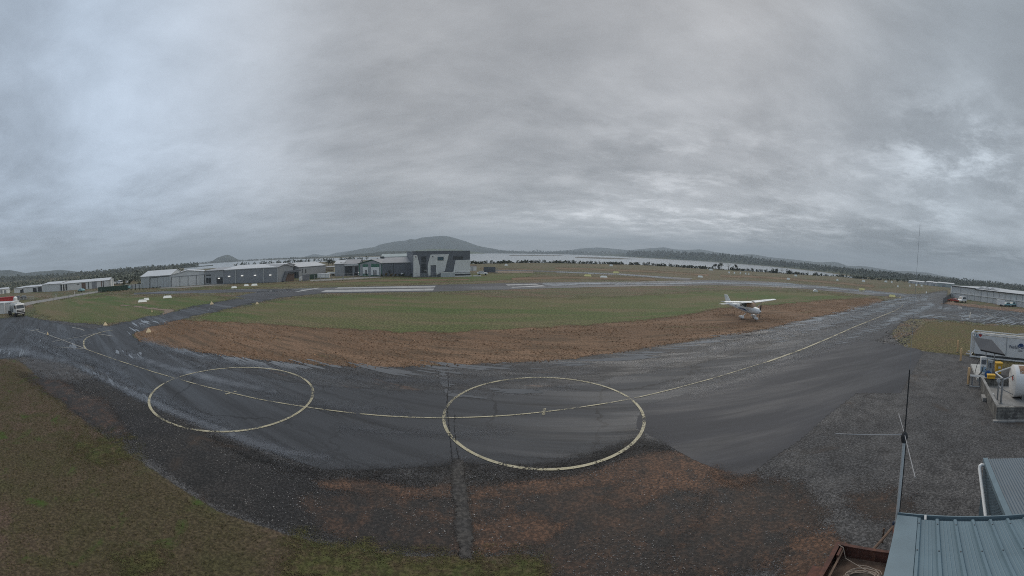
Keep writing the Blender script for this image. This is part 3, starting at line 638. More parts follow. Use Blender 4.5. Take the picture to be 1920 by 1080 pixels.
def hill(name, prof, D, depth, material, label=None, rows=14, rough=.05, back=.6):
    """a ridge whose crest passes through the pixels of prof at level distance D; slopes fall toward and away from the viewer"""
    xs = np.arange(prof[0][0], prof[-1][0]+.1, 3.0); ys = np.interp(xs, [p[0] for p in prof], [p[1] for p in prof]); V = []; F = []
    n = len(xs); Dn = (lambda x: D) if not callable(D) else D
    for i, (x, y) in enumerate(zip(xs, ys)):
        d0 = Dn(x); top = far(x, y, d0); h = max(top.z, .5); e = min(1, i/6, (n-1-i)/6) if n > 12 else 1
        for j in range(rows):
            s = j/(rows-1)*(1+back)-1     # -1 front foot, 0 crest, +back
            d = d0+depth*s; a = math.atan2(top.x, top.y); X, Y = d*math.sin(a), d*math.cos(a)
            fall = math.cos(min(abs(s) if s < 0 else s/back, 1)*math.pi/2)**1.2
            nz = mnoise.fractal(Vector((X/depth*3, Y/depth*3, 1.3)), 1, 2, 5)
            # the crest is the highest line seen: slopes in front keep below the sight line
            z = h*fall*(1+(rough*2.5*nz if s != 0 else 0)*(1-fall*.6))
            z += (mnoise.noise(Vector((x*.35, d0*.001, s)))*h*.012 if s == 0 else 0)
            V.append((X, Y, z if 0 < j < rows-1 else -.5))
    # move one row exactly on the crest
    k = round((rows-1)/(1+back))
    for i, (x, y) in enumerate(zip(xs, ys)):
        t = far(x, y, Dn(x)); V[i*rows+k] = (t.x, t.y, max(t.z, .5)*(1+.01*mnoise.noise(Vector((x*.5, 3, 0)))))
    for i in range(n-1):
        for j in range(rows-1): F.append((i*rows+j, i*rows+j+1, (i+1)*rows+j+1, (i+1)*rows+j))
    me = bpy.data.meshes.new(name); me.from_pydata(V, [], F); me.update()
    bm = bmesh.new(); bm.from_mesh(me); bmesh.ops.recalc_face_normals(bm, faces=bm.faces); bm.to_mesh(me); bm.free()
    me.polygons.foreach_set('use_smooth', [True]*len(me.polygons)); me.materials.append(material)
    o = bpy.data.objects.new(name, me); col.objects.link(o); return tag(o, label, kind='structure')
# far pale ranges
hill('hills', [(0,516),(60,515),(150,511),(190,513),(230,507),(260,499.5),(278,497.5),(297,500),(330,503),(365,501)], 6500, 1500, m_forest)
hill('hills', [(535,489),(545,488.7),(567,482.5),(590,476),(611,479.5),(630,474),(655,470.5),(690,466)], 6200, 1500, m_forest)
hill('hills', [(1030,472),(1075,468),(1085,466.3),(1104,464.7),(1122,464.4),(1145,466),(1160,467.5),(1180,469),(1215,466),(1244,463.5),(1265,467.5),(1287,469),(1312,468),(1331,471),(1350,474),(1380,478)], 5600, 1500, m_forest)
hill('hills', [(1350,480),(1381,478),(1400,477),(1412,477),(1440,482),(1471,485),(1507,489),(1540,492),(1559,490.6),(1571,492),(1591,499),(1612,499),(1627,500),(1652,504),(1680,508),(1710,509),(1742,511.5),(1765,517),(1800,522)], 4600, 1200, m_forest)
# the two mountains and the range on the left
hill('mountain', [(340,500.5),(365,500),(377,495.6),(390,492.5),(400,488.2),(407.5,483.2),(417.5,479.8),(426,477.4),(435,480.2),(445,486),(455,488.7),(469,491),(480,492),(510,493),(545,493)], 3300, 800, m_forest)
hill('mountain', [(-60,512),(0,507),(18,506.2),(30,508.5),(48,512),(70,509),(90,508),(110,506),(130,507.5),(150,510),(180,513.5),(200,516)], 2800, 700, m_forest)
hill('mountain', [(640,478),(655,471),(680,466),(702,463.7),(712,459),(720,457),(739,453),(761,451),(770,448),(777.5,450),(790,446),(807,444.7),(830,443),(842,444.4),(857,448),(874,452.5),(885,457),(897,461),(912,464),(925,466),(937,468.7),(960,470.6),(985,472)], 4300, 1000, m_forest)
# middle ridges
hill('hills', [(-60,520),(0,521),(40,519),(70,516.5),(110,516),(150,520),(180,522),(215,525)], 1500, 400, m_forest, rows=12)
hill('hills', [(546,488),(570,485.5),(600,482.5),(630,480.6),(642,478.5),(695,474.5),(720,471),(765,470.5),(785,472),(800,476)], lambda x: 1800 if x < 640 else 1800, 300, m_forest, rows=12)
hill('hills', [(735,476),(755,473),(785,469),(800,467.5),(830,466.3),(860,468),(885,471.5),(900,473.5),(912,476)], 2700, 250, m_pasture, rows=12)
hill('hills', [(870,471),(900,470),(960,471),(1000,472),(1035,472.6),(1080,473),(1130,472.5),(1190,475)], 3400, 250, m_forest, rows=10)
hill('hills', [(1110,478.5),(1150,476.5),(1190,475),(1230,474.5),(1265,475.5),(1300,477),(1345,479),(1390,483),(1440,490),(1500,496.5),(1560,503),(1620,508.5),(1680,514.5),(1740,520.5),(1800,527),(1860,531.5),(1920,538.5),(1985,545)], lambda x: float(np.interp(x, [1150,1260,1440,1540,1620,1700,1985], [2500,1750,1260,850,640,620,620])), 130, m_ridge, rows=10)
hill('hills', [(190,520),(230,515),(260,513.5),(300,512),(340,508),(372,506.5),(400,506)], 900, 150, m_forest, rows=10)
# shore flat between tarmac and lake on the far right
# ---------------------------------------------------------------- leaves and trees
def leaf_mat(name, a, b):
    M = bpy.data.materials.new(name); M.use_nodes = True; t = NT(M.node_tree); bs = t.n['Principled BSDF']
    r = t.new('ShaderNodeNewGeometry').outputs['Random Per Island']; oi = t.new('ShaderNodeObjectInfo').outputs['Random']
    c = t.mix(r, a, b); f = t.math('ADD', t.math('MULTIPLY', oi, .5), .75)
    v = t.new('ShaderNodeVectorMath', operation='SCALE'); t.l.new(c, v.inputs[0]); t.l.new(f, v.inputs['Scale']); t.l.new(v.outputs[0], bs.inputs['Base Color'])
    bs.inputs['Roughness'].default_value = .8; bs.inputs['Specular IOR Level'].default_value = .2; return M
m_leaf = leaf_mat('leaves', (.020,.028,.014), (.060,.070,.030)); m_leafd = leaf_mat('dark_leaves', (.026,.033,.022), (.062,.072,.044)); m_leafy = leaf_mat('tan_leaves', (.10,.08,.035), (.20,.15,.07))
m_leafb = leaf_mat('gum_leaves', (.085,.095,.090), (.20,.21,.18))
m_bark = mat('bark', (.09,.07,.055), .9, var=.3, scale=4)
def leaves(V, F, c, r, n, s, g, flat=.8):
    """n leaf clumps (small bent quads) through the ellipsoid c, r"""
    for _ in range(n):
        d = g.normal(0, 1, 3); d /= np.linalg.norm(d); q = np.array(c)+d*np.array(r)*g.uniform(.25, 1)**.5
        a = g.normal(0, 1, 3); a /= np.linalg.norm(a); b = np.cross(a, g.normal(0, 1, 3)); b /= np.linalg.norm(b); k = s*g.uniform(.5, 1.3)
        i = len(V); V += [tuple(q-a*k-b*k*.4), tuple(q+a*k*.2-b*k*.8), tuple(q+a*k), tuple(q-a*k*.1+b*k*.8)]; F.append((i, i+1, i+2, i+3))
def leaf_mesh(name, lobes, n, s, seed, material):
    g = np.random.default_rng(seed); V = []; F = []
    tot = sum(r[0]*r[1]*r[2] for c, r in lobes)
    for c, r in lobes: leaves(V, F, c, r, max(6, int(n*(r[0]*r[1]*r[2])/tot)), s, g)
    me = bpy.data.meshes.new(name); me.from_pydata(V, [], F); me.update(); me.materials.append(material); return me
def trunk_mesh(name, h, r, limbs, seed):
    b = MB(); b.tube([(0,0,-.1), (r*.3,0,h*.5), (0,r*.4,h)], r, 6, r*.5)
    g = np.random.default_rng(seed)
    for c in limbs: b.tube([(0,0,h*g.uniform(.35,.7)), (c[0]*.5, c[1]*.5, (h+c[2])*.45), c], r*.45, 5, r*.12)
    me = bpy.data.meshes.new(name); me.from_pydata(b.v, [], b.f); me.update(); me.materials.append(m_bark); return me
CR = {}
def make_crowns():
    g = np.random.default_rng(5)
    for k in range(4):   # low shore bushes, unit height, width about 1.6
        lobes = [((g.uniform(-.6,.6), g.uniform(-.3,.3), g.uniform(.25,.6)), (g.uniform(.25,.45), g.uniform(.25,.4), g.uniform(.2,.38))) for _ in range(5)]
        CR['bush', k] = (leaf_mesh('bush_crown', lobes, 170, .085, 10+k, m_leafd), trunk_mesh('bush_trunk', .45, .035, [l[0] for l in lobes[:3]], k))
    for k in range(4):   # spreading trees, unit height
        lobes = [((g.uniform(-.33,.33), g.uniform(-.25,.25), g.uniform(.5,.88)), (g.uniform(.12,.24), g.uniform(.12,.22), g.uniform(.08,.16))) for _ in range(8)]
        CR['tree', k] = (leaf_mesh('tree_crown', lobes, 300, .05, 20+k, m_leafd), trunk_mesh('tree_trunk', .6, .03, [l[0] for l in lobes], k))
    for k in range(2):
        lobes = [((g.uniform(-.3,.3), g.uniform(-.25,.25), g.uniform(.4,.9)), (.14, .14, .10)) for _ in range(9)]
        CR['bare', k] = (leaf_mesh('sparse_crown', lobes, 70, .035, 30+k, m_leaf), trunk_mesh('sparse_trunk', .62, .022, [l[0] for l in lobes], k))
    for k in range(2):
        lobes = [((0, 0, z), (.17*(1-z*.7), .17*(1-z*.7), .12)) for z in (.2, .35, .5, .65, .8, .92)]
        CR['pine', k] = (leaf_mesh('pine_crown', lobes, 260, .05, 40+k, m_leafd), trunk_mesh('pine_trunk', .9, .025, [], k))
    for k in range(3):   # round garden shrubs
        lobes = [((g.uniform(-.25,.25), g.uniform(-.25,.25), g.uniform(.3,.7)), (.3, .3, .28)) for _ in range(4)]
        CR['shrub', k] = (leaf_mesh('shrub_crown', lobes, 220, .07, 50+k, m_leaf), trunk_mesh('shrub_trunk', .4, .04, [], k))
        CR['tan', k] = (leaf_mesh('grass_crown', lobes, 200, .08, 60+k, m_leafy), trunk_mesh('grass_trunk', .3, .04, [], k))
make_crowns()
TREES = [0]
def plant(name, kind, x, y, hpx, wf, label, cat, group, z=0.0, D=None):
    """a tree or bush whose foot is at pixel x, y and which stands hpx rows tall; wf widens it"""
    TREES[0] += 1; ks = [k for k in CR if k[0] == kind]; me, tr = CR[ks[TREES[0]*7 % len(ks)]]
    p = px(x, y, z) if D is None else az_at(x, D)
    d = math.hypot(p.x, p.y); el = math.degrees(math.asin(ray(x, y-hpx)[2])); h = CAM_H+d*math.tan(R(el)); h = max(h, .3)
    r = empty(name, (p.x, p.y, 0), TREES[0]*2.4, label, cat, group)
    for nm, mesh in (('crown', me), ('trunk', tr)):
        o = bpy.data.objects.new(nm, mesh); col.objects.link(o); o.parent = r
        o.scale = (h*wf, h*wf, h)
    return r
# bushes and trees on the near lake shore (pixel x, height in rows, kind, widening)
SH = [(885,4.5,'bush',1.6),(892,3.5,'bush',1.5),(903,6,'bush',1.5),(911,7,'bush',1.4),(921,6.5,'bush',1.2),(926,4,'bush',1.4),(938,4.5,'bush',1.5),(946,3,'bush',1.4),
 (975,2.5,'bush',1),(995,4.5,'bush',1.8),(1003,6,'bush',1.8),(1010,6,'bush',1.5),(1020,6,'bush',1.4),(1031,3.5,'bush',1.2),(1044,5.5,'bush',1.4),(1054,2.6,'bush',1.2),(1066,5.5,'bush',1.6),(1074,7,'bush',1.6),(1086,3.5,'bush',1.4),(1092,3.5,'bush',1.4),(1102,5,'bush',1.6),(1109,6.5,'bush',1.4),(1117,5.5,'bush',1.2),(1125,4.5,'bush',1.5),(1132,4.5,'bush',1.5),(1141,4.5,'bush',1.5),(1149,4.8,'bush',1.5),(1160,3,'bush',1.4),(1168,3.6,'bush',1.2),(1182,2.6,'bush',1.4),(1192,3,'bush',1.4),
 (1208,5,'bush',1.6),(1215,6.5,'bush',1.4),(1224,5.5,'bush',1.4),(1230,4,'bush',1.4),(1239,5.5,'bush',1.4),(1247,4,'bush',1.4),(1257,6,'bush',1.4),(1273,3.5,'bush',1.2),(1284,4.5,'bush',1.7),(1297,4.8,'bush',1.4),(1320,4,'bush',1.9),(1334,4.5,'bush',1.8),(1341,9,'tree',1.2),(1348,7,'bush',1.2),(1352,11,'tree',1.2),(1366,10,'bare',1.1),(1374,8,'bush',1.1),(1380,9,'tree',1.1),(1386,4,'bush',1.4),(1394,5,'bush',1.5),(1402,6,'bush',1.3),(1411,6,'bush',1.4),(1419,5,'bush',1.4),(1427,6.5,'bush',1.3),(1436,6.5,'bush',1.3),
 (1448,8,'bush',1.1),(1456,9,'bush',1.1),(1466,8,'bare',1.3),(1477,9,'bush',1.2),(1483,6.5,'bush',1.3),(1492,5,'bush',1.5),(1505,5,'bush',1.5),(1513,5,'bush',1.5),(1530,6,'bush',1.4),(1540,5,'bush',1.5),(1549,4,'bush',1.6),(1580,5,'bush',1.4),(1607,4,'bush',1.6),(1620,4,'bush',1.8),(1636,3.5,'bush',2),(1650,4,'bush',2)]
sx = [p[0] for p in near_shore]; sy = [p[1] for p in near_shore]
NAM = {'bush': ('shore_bush', 'bush', 'dark bush on the near lake shore'), 'tree': ('shore_tree', 'tree', 'dark spreading tree on the near lake shore'), 'bare': ('shore_tree', 'tree', 'thin sparse tree on the near lake shore')}
for i, (x, h, k, wf) in enumerate(SH):
    y = float(np.interp(x, sx, sy)) if x < 1625 else 522.5+(x-1625)*.12
    nm, cat, lb = NAM[k]
    plant(nm, k, x, y+.6, h*1.15+1.2, wf*(.62 if k == 'bush' else 1), '%s, %s from the dark and white building' % (lb, ordinal(i)), cat, 'bushes and trees along the lake shore')
g_ = np.random.default_rng(21); V_ = []; F_ = []
for _ in range(900):
    x = g_.uniform(880, 1650); y = (float(np.interp(x, sx, sy)) if x < 1625 else 522.5+(x-1625)*.12)+g_.uniform(-.2, .7); p = px(x, y); h = g_.uniform(.4, 1.9)*(1.3 if mnoise.noise(Vector((x*.03, 0, 0))) > 0 else .6)
    leaves(V_, F_, (p.x, p.y, h*.5), (h*.9, h*.7, h*.5), 7, h*.4, g_)
me_ = bpy.data.meshes.new('shore_scrub'); me_.from_pydata(V_, [], F_); me_.update(); me_.materials.append(leaf_mat('scrub_leaves', (.040,.048,.034), (.10,.105,.065))); o_ = bpy.data.objects.new('shore_scrub', me_); col.objects.link(o_); tag(o_, 'low scrub and reeds along the near lake shore', kind='stuff')
# trees on the left: behind the sheds and round the estate
LT = [(232,507.5,16,'pine',1.5,700,'lone pine topping the wood behind the sheds'),(256,506,22,'tree',1.2,420,'big round tree rising above the wood left of the pale hangar'),(300,504,20,'tree',1.3,380,'tall tree over the roof of the pale hangar'),(309,505,16,'tree',1.3,380,'second tree over the roof of the pale hangar'),(183,508,16,'pine',1,900,'thin pine alone against the sky behind the long shed')]
for x, ytop, hp, k, wf, D, lb in LT:
    p = az_at(x, D); h = far(x, ytop, D).z
    r = empty('tree', (p.x, p.y, 0), x, lb, 'tree')
    ks = [q for q in CR if q[0] == k]; me, tr = CR[ks[int(x) % len(ks)]]
    for nm, mesh in (('crown', me), ('trunk', tr)):
        o = bpy.data.objects.new(nm, mesh); col.objects.link(o); o.parent = r; o.scale = (h*wf, h*wf, h)
for i, (x, y, h, k, wf, lb) in enumerate([(232,535,8,'shrub',1.2,'dark shrub by the parked cars between the sheds'),(243,534,10,'shrub',1,'larger dark shrub by the parked cars'),(261,536,8,'shrub',1.1,'shrub at the left end of the pale hangar'),(318,537,6,'shrub',.9,'small dark shrub where the two pale hangars meet'),
    (616,499,12,'tree',1.5,'dark tree behind the cream building'),(624,499,12,'tree',1.5,'second dark tree behind the cream building'),(606,515,7,'shrub',1.6,'dark shrub beside the grey shed with the pale roof'),(585,512,5,'shrub',1.2,'shrub behind the parked jet'),
    (668,489,3.5,'bush',1.6,'low dark bush above the grey roofs'),(707,488,4.5,'bush',1.5,'dark bush peeping over the green gabled roof')]):
    plant('shrub' if k != 'tree' else 'tree', k, x, y, h, wf, lb, 'shrub' if k != 'tree' else 'tree', None)
for i, x in enumerate([184,188,193,197,202,207,213,218,224,231,238,246,254,262,268,274,281,287,294,300]):
    y = float(np.interp(x, [184,230,262,300], [549,546,543.5,540]))
    plant('hedge_shrub', 'shrub', x, y, 2.6+(i*7 % 5)*.35, 1.1, '%s low dark shrub in the line before the sheds, from its left end' % ordinal(i), 'shrub', 'line of low shrubs before the sheds')
for i, (x, y, h, k, wf) in enumerate([(716,519,7,'shrub',.9),(724,518.5,8,'tan',.9),(731,518,16,'bare',1.1),(734,519,8,'tan',1.0),(742,518.5,6,'tan',1.0),(749,518.5,6,'shrub',1.1),(757,518,7,'shrub',1),(760,515,22,'bare',1.2),(772,519,8,'shrub',.7),(778,519,8,'shrub',.7),(794,519,9,'shrub',1.1),(800,519,8,'shrub',1.1),(808,518.5,7,'shrub',1.0),(813,518.5,6,'shrub',1.0),(820,517.5,5,'shrub',1),(788,515,6,'shrub',.6)]):
    lb = {'shrub': 'green garden shrub', 'tan': 'tan clump of tall grass', 'bare': 'thin young tree'}[k]
    plant('garden_shrub' if k != 'bare' else 'young_tree', k, x, y, h, wf, '%s, %s from the left in the bed before the dark building' % (lb, ordinal(i)), 'tree' if k == 'bare' else 'shrub', 'planting before the dark building')
# the far wood: thousands of tree crowns read as one mass
m_leafc = leaf_mat('haze_tinted_leaves', (.085,.10,.09), (.20,.215,.17))  # leaf colours lightened to paint in the haze over these trees
def wood(name, prof, Dn, depth, n, hs, seed, material, label):
    g = np.random.default_rng(seed); V = []; F = []
    xs = g.uniform(prof[0][0], prof[-1][0], n)
    for x in xs:
        y = float(np.interp(x, [p[0] for p in prof], [p[1] for p in prof])); D = float(Dn(x)); s = g.uniform(-1, .05)
        top = far(x, y, D); a = math.atan2(top.x, top.y); d = D+depth*s; gz = max(top.z, .5)*math.cos(min(abs(s), 1)*math.pi/2)**1.2
        h = D/1000*hs*g.uniform(.5, 1.3)*(1.25 if g.random() < .12 else 1); w = h*g.uniform(.28, .5); c = (d*math.sin(a), d*math.cos(a), gz+h*.1)
        for q in range(3): leaves(V, F, (c[0]+g.normal(0,w*.3), c[1]+g.normal(0,w*.3), c[2]+h*(.2+.28*q)), (w*(1-.2*q), w*(1-.2*q), h*.2), 6, w*.42, g)
    me = bpy.data.meshes.new(name); me.from_pydata(V, [], F); me.update(); me.materials.append(material)
    o = bpy.data.objects.new(name, me); col.objects.link(o); return tag(o, label, kind='stuff')
DR = lambda x: np.interp(x, [1150,1260,1440,1540,1620,1700,1985], [2500,1750,1260,850,640,620,620])
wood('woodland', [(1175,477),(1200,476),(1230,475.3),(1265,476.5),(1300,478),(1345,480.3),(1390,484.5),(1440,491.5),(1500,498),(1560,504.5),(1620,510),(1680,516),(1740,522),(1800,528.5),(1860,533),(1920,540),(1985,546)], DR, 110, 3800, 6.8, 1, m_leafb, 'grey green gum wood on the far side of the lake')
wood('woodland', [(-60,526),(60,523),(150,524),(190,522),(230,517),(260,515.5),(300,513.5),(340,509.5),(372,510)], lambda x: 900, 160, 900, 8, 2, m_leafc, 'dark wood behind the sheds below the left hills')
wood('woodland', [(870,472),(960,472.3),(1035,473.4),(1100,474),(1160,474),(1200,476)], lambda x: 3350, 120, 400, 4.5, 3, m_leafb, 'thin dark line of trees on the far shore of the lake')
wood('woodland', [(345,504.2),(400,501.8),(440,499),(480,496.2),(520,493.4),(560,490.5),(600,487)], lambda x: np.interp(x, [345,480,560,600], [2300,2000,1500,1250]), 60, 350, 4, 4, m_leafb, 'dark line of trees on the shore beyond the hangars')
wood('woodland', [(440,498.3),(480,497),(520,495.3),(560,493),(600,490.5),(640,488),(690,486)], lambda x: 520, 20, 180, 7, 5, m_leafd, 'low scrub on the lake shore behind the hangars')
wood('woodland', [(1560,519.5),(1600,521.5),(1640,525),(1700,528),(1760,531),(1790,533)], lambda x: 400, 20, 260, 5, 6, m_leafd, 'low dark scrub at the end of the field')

def scrub(name, x0, x1, y0, y1, n, hs, seed, material, label):
    g = np.random.default_rng(seed); V = []; F = []
    for _ in range(n):
        x = g.uniform(x0, x1); hy = horizon(x); y = max(hy+3.2, g.uniform(y0, y1)-(x*.072 if x > 0 else 0)); p = px(x, y); h = hs*g.uniform(.5, 1.3); w = h*g.uniform(.35, .6)
        for q in range(3): leaves(V, F, (p.x+g.normal(0,w*.4), p.y+g.normal(0,w*.4), h*(.25+.27*q)), (w*(1-.2*q), w*(1-.2*q), h*.22), 7, w*.38, g)
    me = bpy.data.meshes.new(name); me.from_pydata(V, [], F); me.update(); me.materials.append(material)
    o = bpy.data.objects.new(name, me); col.objects.link(o); return tag(o, label, kind='stuff')
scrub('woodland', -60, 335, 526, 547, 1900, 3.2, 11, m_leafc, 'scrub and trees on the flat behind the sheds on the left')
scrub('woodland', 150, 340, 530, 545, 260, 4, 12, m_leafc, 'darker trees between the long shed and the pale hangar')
# ---------------------------------------------------------------- the misty air
hz = MB(); hz.box(-9400, 9400, -600, 9900, -1.5, 420)
HZM = bpy.data.materials.new('air'); HZM.use_nodes = True; t = NT(HZM.node_tree); t.n.remove(t.n['Principled BSDF'])
pv = t.new('ShaderNodeVolumePrincipled', ins={'Density': 2.3e-4, 'Color': (.80,.91,1.0,1), 'Anisotropy': 0.0}); t.l.new(pv.outputs[0], t.n['Material Output'].inputs['Volume'])
ho = hz.build('haze', HZM); tag(ho, 'pale misty air', kind='stuff')
# ---------------------------------------------------------------- buildings
m_pale = mat('pale_cladding', (.56,.58,.59), .5, var=.05, scale=.4, dirt=(.30,.31,.31), dirt_amt=.4, corr=('X', .3, .02))
m_pale2 = mat('light_grey_cladding', (.42,.45,.46), .5, var=.05, scale=.4, dirt=(.25,.26,.27), dirt_amt=.4, corr=('X', .3, .02))
m_grey = mat('grey_cladding', (.30,.315,.33), .5, var=.06, scale=.4, corr=('X', .3, .02))
m_grey2 = mat('mid_grey_cladding', (.23,.245,.265), .5, var=.06, scale=.4)
m_dark = mat('dark_grey_cladding', (.125,.136,.155), .5, var=.08, scale=.5)
m_roofp = mat('pale_roofing', (.49,.50,.51), .4, var=.06, scale=.3, dirt=(.42,.43,.44), dirt_amt=.4)
m_roofg = mat('grey_roofing', (.28,.28,.285), .45, var=.08, scale=.3)
m_roofl = mat('light_green_grey_roofing', (.30,.35,.35), .45, var=.08, scale=.3)
m_line = mat('pale_trim', (.45,.46,.46), .5, var=.04)
m_dk = mat('dark_trim', (.05,.055,.06), .5, var=.1)
m_green = mat('green_cladding', (.055,.16,.115), .5, var=.08)
m_white = mat('white_paint', (.72,.73,.72), .45, var=.05, scale=.7, dirt=(.55,.54,.50), dirt_amt=.5)
m_brown = mat('brown_brick', (.14,.095,.075), .8, var=.25, scale=2)
m_cream = mat('cream_render', (.46,.42,.30), .7, var=.08)
m_glass = mat('window_glass', (.03,.04,.05), .12, var=.3, scale=1, spec=.8)
m_conc = mat('concrete', (.24,.235,.225), .85, var=.22, scale=1.2, bump=.6, dirt=(.11,.105,.10), dirt_amt=.7)
m_steel = mat('galvanised_steel', (.33,.34,.35), .4, metal=.6, var=.12)
m_tyre = mat('tyre_rubber', (.02,.02,.021), .85)
m_lamp = bpy.data.materials.new('lamp_glow'); m_lamp.use_nodes = True
b_ = m_lamp.node_tree.nodes['Principled BSDF']; b_.inputs['Emission Color'].default_value = (1,.97,.9,1); b_.inputs['Emission Strength'].default_value = .45

class Face:
    """an upright wall plane through two ground pixels; pixels of the photograph are laid on it as (s, z)"""
    def __init__(s, a, b, za=0):
        s.A = px(*a) if not isinstance(a, Vector) else a; s.B = px(*b) if not isinstance(b, Vector) else b
        s.u = (s.B-s.A); s.u.z = 0; s.L = s.u.length; s.u.normalize(); s.n = Vector((s.u.y, -s.u.x, 0))
        if s.n.dot(-s.A) < 0: s.n = -s.n
        s.rz = math.atan2(s.u.y, s.u.x)
    def at(s, x, y):
        d = Vector([float(v) for v in ray(x, y)]); c = Vector((0,0,CAM_H)); t = (s.A-c).dot(s.n)/d.dot(s.n); p = c+d*t
        return ((p-s.A).dot(s.u), p.z)
    def p(s, u, z, out=0): return s.A+s.u*u+s.n*out+Vector((0,0,z))
    def poly(s, mb, pts, o0, o1):
        q = [s.at(*p) for p in pts]; mb.prism(q, o0, o1, lambda p, d: s.loc(p[0], p[1], d))
    def loc(s, u, z, out): return (u, -out*s.sgn, z)
    @property
    def sgn(s): return 1 if Vector((s.u.y, -s.u.x, 0)).dot(s.n) > 0 else -1
    def part(s, parent, name, pts, out, material, o0=.0, label=None):
        m = MB(); s.poly(m, pts, o0, out); return m.build(name, material, parent, label=label)
    def rect(s, parent, name, x0, x1, y0, y1, out, material, o0=0.0, label=None):
        """upright rectangle between pixel columns and rows (rows read at the middle column)"""
        xm = (x0+x1)/2; u0, u1 = s.at(x0, y1)[0], s.at(x1, y1)[0]; z0, z1 = s.at(xm, y1)[1], s.at(xm, y0)[1]
        m = MB(); m.prism([(u0,z0),(u1,z0),(u1,z1),(u0,z1)], o0, out, lambda p, d: s.loc(p[0], p[1], d)); return m.build(name, material, parent, label=label)
    def root(s, name, label, cat, group=None): return empty(name, tuple(s.A), s.rz, label, cat, group)
def shed(f, name, label, depth, he, hr, wall, roof, ridge='u', cat='building', u0=0, u1=None, over=.25, ridge_at=.5, he2=None, group=None, base=-.1):
    """gabled shed behind wall plane f: ridge 'u' runs along the front, 'v' runs back from it, 'm' is a single slope. Local frame of f."""
    r = f.root(name, label, cat, group); L = f.L if u1 is None else u1; k = f.sgn; w = MB(); ro = MB(); th = .12
    Y = lambda d: d*k
    if ridge == 'u':
        sec = [(0,base),(0,he),(depth*ridge_at,hr),(depth,he2 or he),(depth,base)]
        w.prism(sec, u0, L, lambda p, d: (d, Y(p[0]), p[1]))
        for a, b in ((( -over, he-over*(hr-he)/(depth*ridge_at)), (depth*ridge_at, hr)), ((depth*ridge_at, hr), (depth+over, (he2 or he)))):
            ro.prism([(a[0],a[1]+.003),(b[0],b[1]+.003),(b[0],b[1]+th),(a[0],a[1]+th)], u0-over, L+over, lambda p, d: (d, Y(p[0]), p[1]))
    elif ridge == 'v':
        mid = u0+(L-u0)*ridge_at
        w.prism([(u0,base),(L,base),(L,he2 or he),(mid,hr),(u0,he)], 0, depth, lambda p, d: (p[0], Y(d), p[1]))
        s1 = (hr-he)/(mid-u0); s2 = (hr-(he2 or he))/(L-mid)
        for a, b in (((u0-over, he-s1*over), (mid, hr)), ((mid, hr), (L+over, (he2 or he)-s2*over))):
            ro.prism([(a[0],a[1]+.003),(b[0],b[1]+.003),(b[0],b[1]+th),(a[0],a[1]+th)], -over, depth+over, lambda p, d: (p[0], Y(d), p[1]))
    else:
        w.prism([(0,base),(0,he),(depth,hr),(depth,base)], u0, L, lambda p, d: (d, Y(p[0]), p[1]))
        ro.prism([(-over,he-.02),(depth+over,hr+.02),(depth+over,hr+th),(-over,he+th-.02)], u0-over, L+over, lambda p, d: (d, Y(p[0]), p[1]))
    w.build('wall', wall, r); ro.build('roof', roof, r); return r

# -- pale hangars at the left
f = Face((265,540.5), (320,538)); he = (f.at(265,520)[1]+f.at(319,515)[1])/2
r = shed(f, 'hangar', 'pale grey hangar with long low front, leftmost of the joined hangars', 16, he, he+1.9, m_pale2, m_roofp, 'u')
f.part(r, 'door', [(283,538.8),(316,537.3),(316,517.6),(283,521.2)], .06, m_pale2); f.part(r, 'door_track', [(282,521.6),(317,517.9),(317,516.9),(282,520.6)], .14, m_dk)
for x in (295, 306): f.part(r, 'door_joint', [(x,538.3),(x+.5,538.3),(x+.5,520-(x-283)*.11),(x,520-(x-283)*.11)], .09, m_grey2)
f.part(r, 'downpipe', [(280.6,539),(281.6,539),(281.6,519.2),(280.6,519.2)], .12, m_dk)
f = Face((320.3,538), (385,533.5)); he = f.at(321,516)[1]; hr = f.at(356,506.8)[1]
r = shed(f, 'hangar', 'pale grey gabled hangar with four tall sliding doors', 26, he, max(hr, he+.8), m_pale, m_roofp, 'v', he2=f.at(384,508.8)[1])
for k in range(4):
    x0 = 322.5+15.2*k; f.part(r, 'door', [(x0,537.8-1.05*k),(x0+14.5,536.9-1.05*k),(x0+14.5,518.2-1.25*k),(x0,519.4-1.25*k)], .08, m_pale)
for k in range(5): x0 = 321.6+15.3*k; f.part(r, 'door_joint', [(x0,538.0-1.05*k),(x0+.9,537.9-1.05*k),(x0+.9,519.3-1.25*k),(x0,519.4-1.25*k)], .12, m_dk)
f.part(r, 'door_track', [(321,520),(383,515.2),(383,514.2),(321,519)], .16, m_grey2)
# -- grey hangar complex
f = Face((385.3,533.6), (420,532.2)); he = f.at(400,507.5)[1]
r = shed(f, 'hangar', 'mid grey link building with dark roller door between pale and dark hangars', 18, he, he+.6, m_grey, m_roofg, 'm')
f.rect(r, 'window', 387, 395.5, 515, 517, .05, m_glass); f.rect(r, 'window', 387, 391, 521, 531, .05, m_glass); f.rect(r, 'door', 391.6, 396, 521, 531.5, .07, m_glass)
f.rect(r, 'roller_door', 406.5, 418, 520, 531.8, .06, m_dk); f.rect(r, 'lamp', 409, 412.5, 521, 522.6, .3, m_lamp, .07)
f = Face((420.3,532.2), (521.5,529.2)); he = f.at(440,505.4)[1]
r = shed(f, 'hangar', 'large dark grey hangar with pale door posts and small lit lamps', 30, he, he+1.1, m_grey2, m_roofp, 'u')
f.part(r, 'fascia', [(420.5,508),(480,503.8),(521,501.6),(521,500.4),(480,502.2),(420.5,506)], .10, m_pale2)
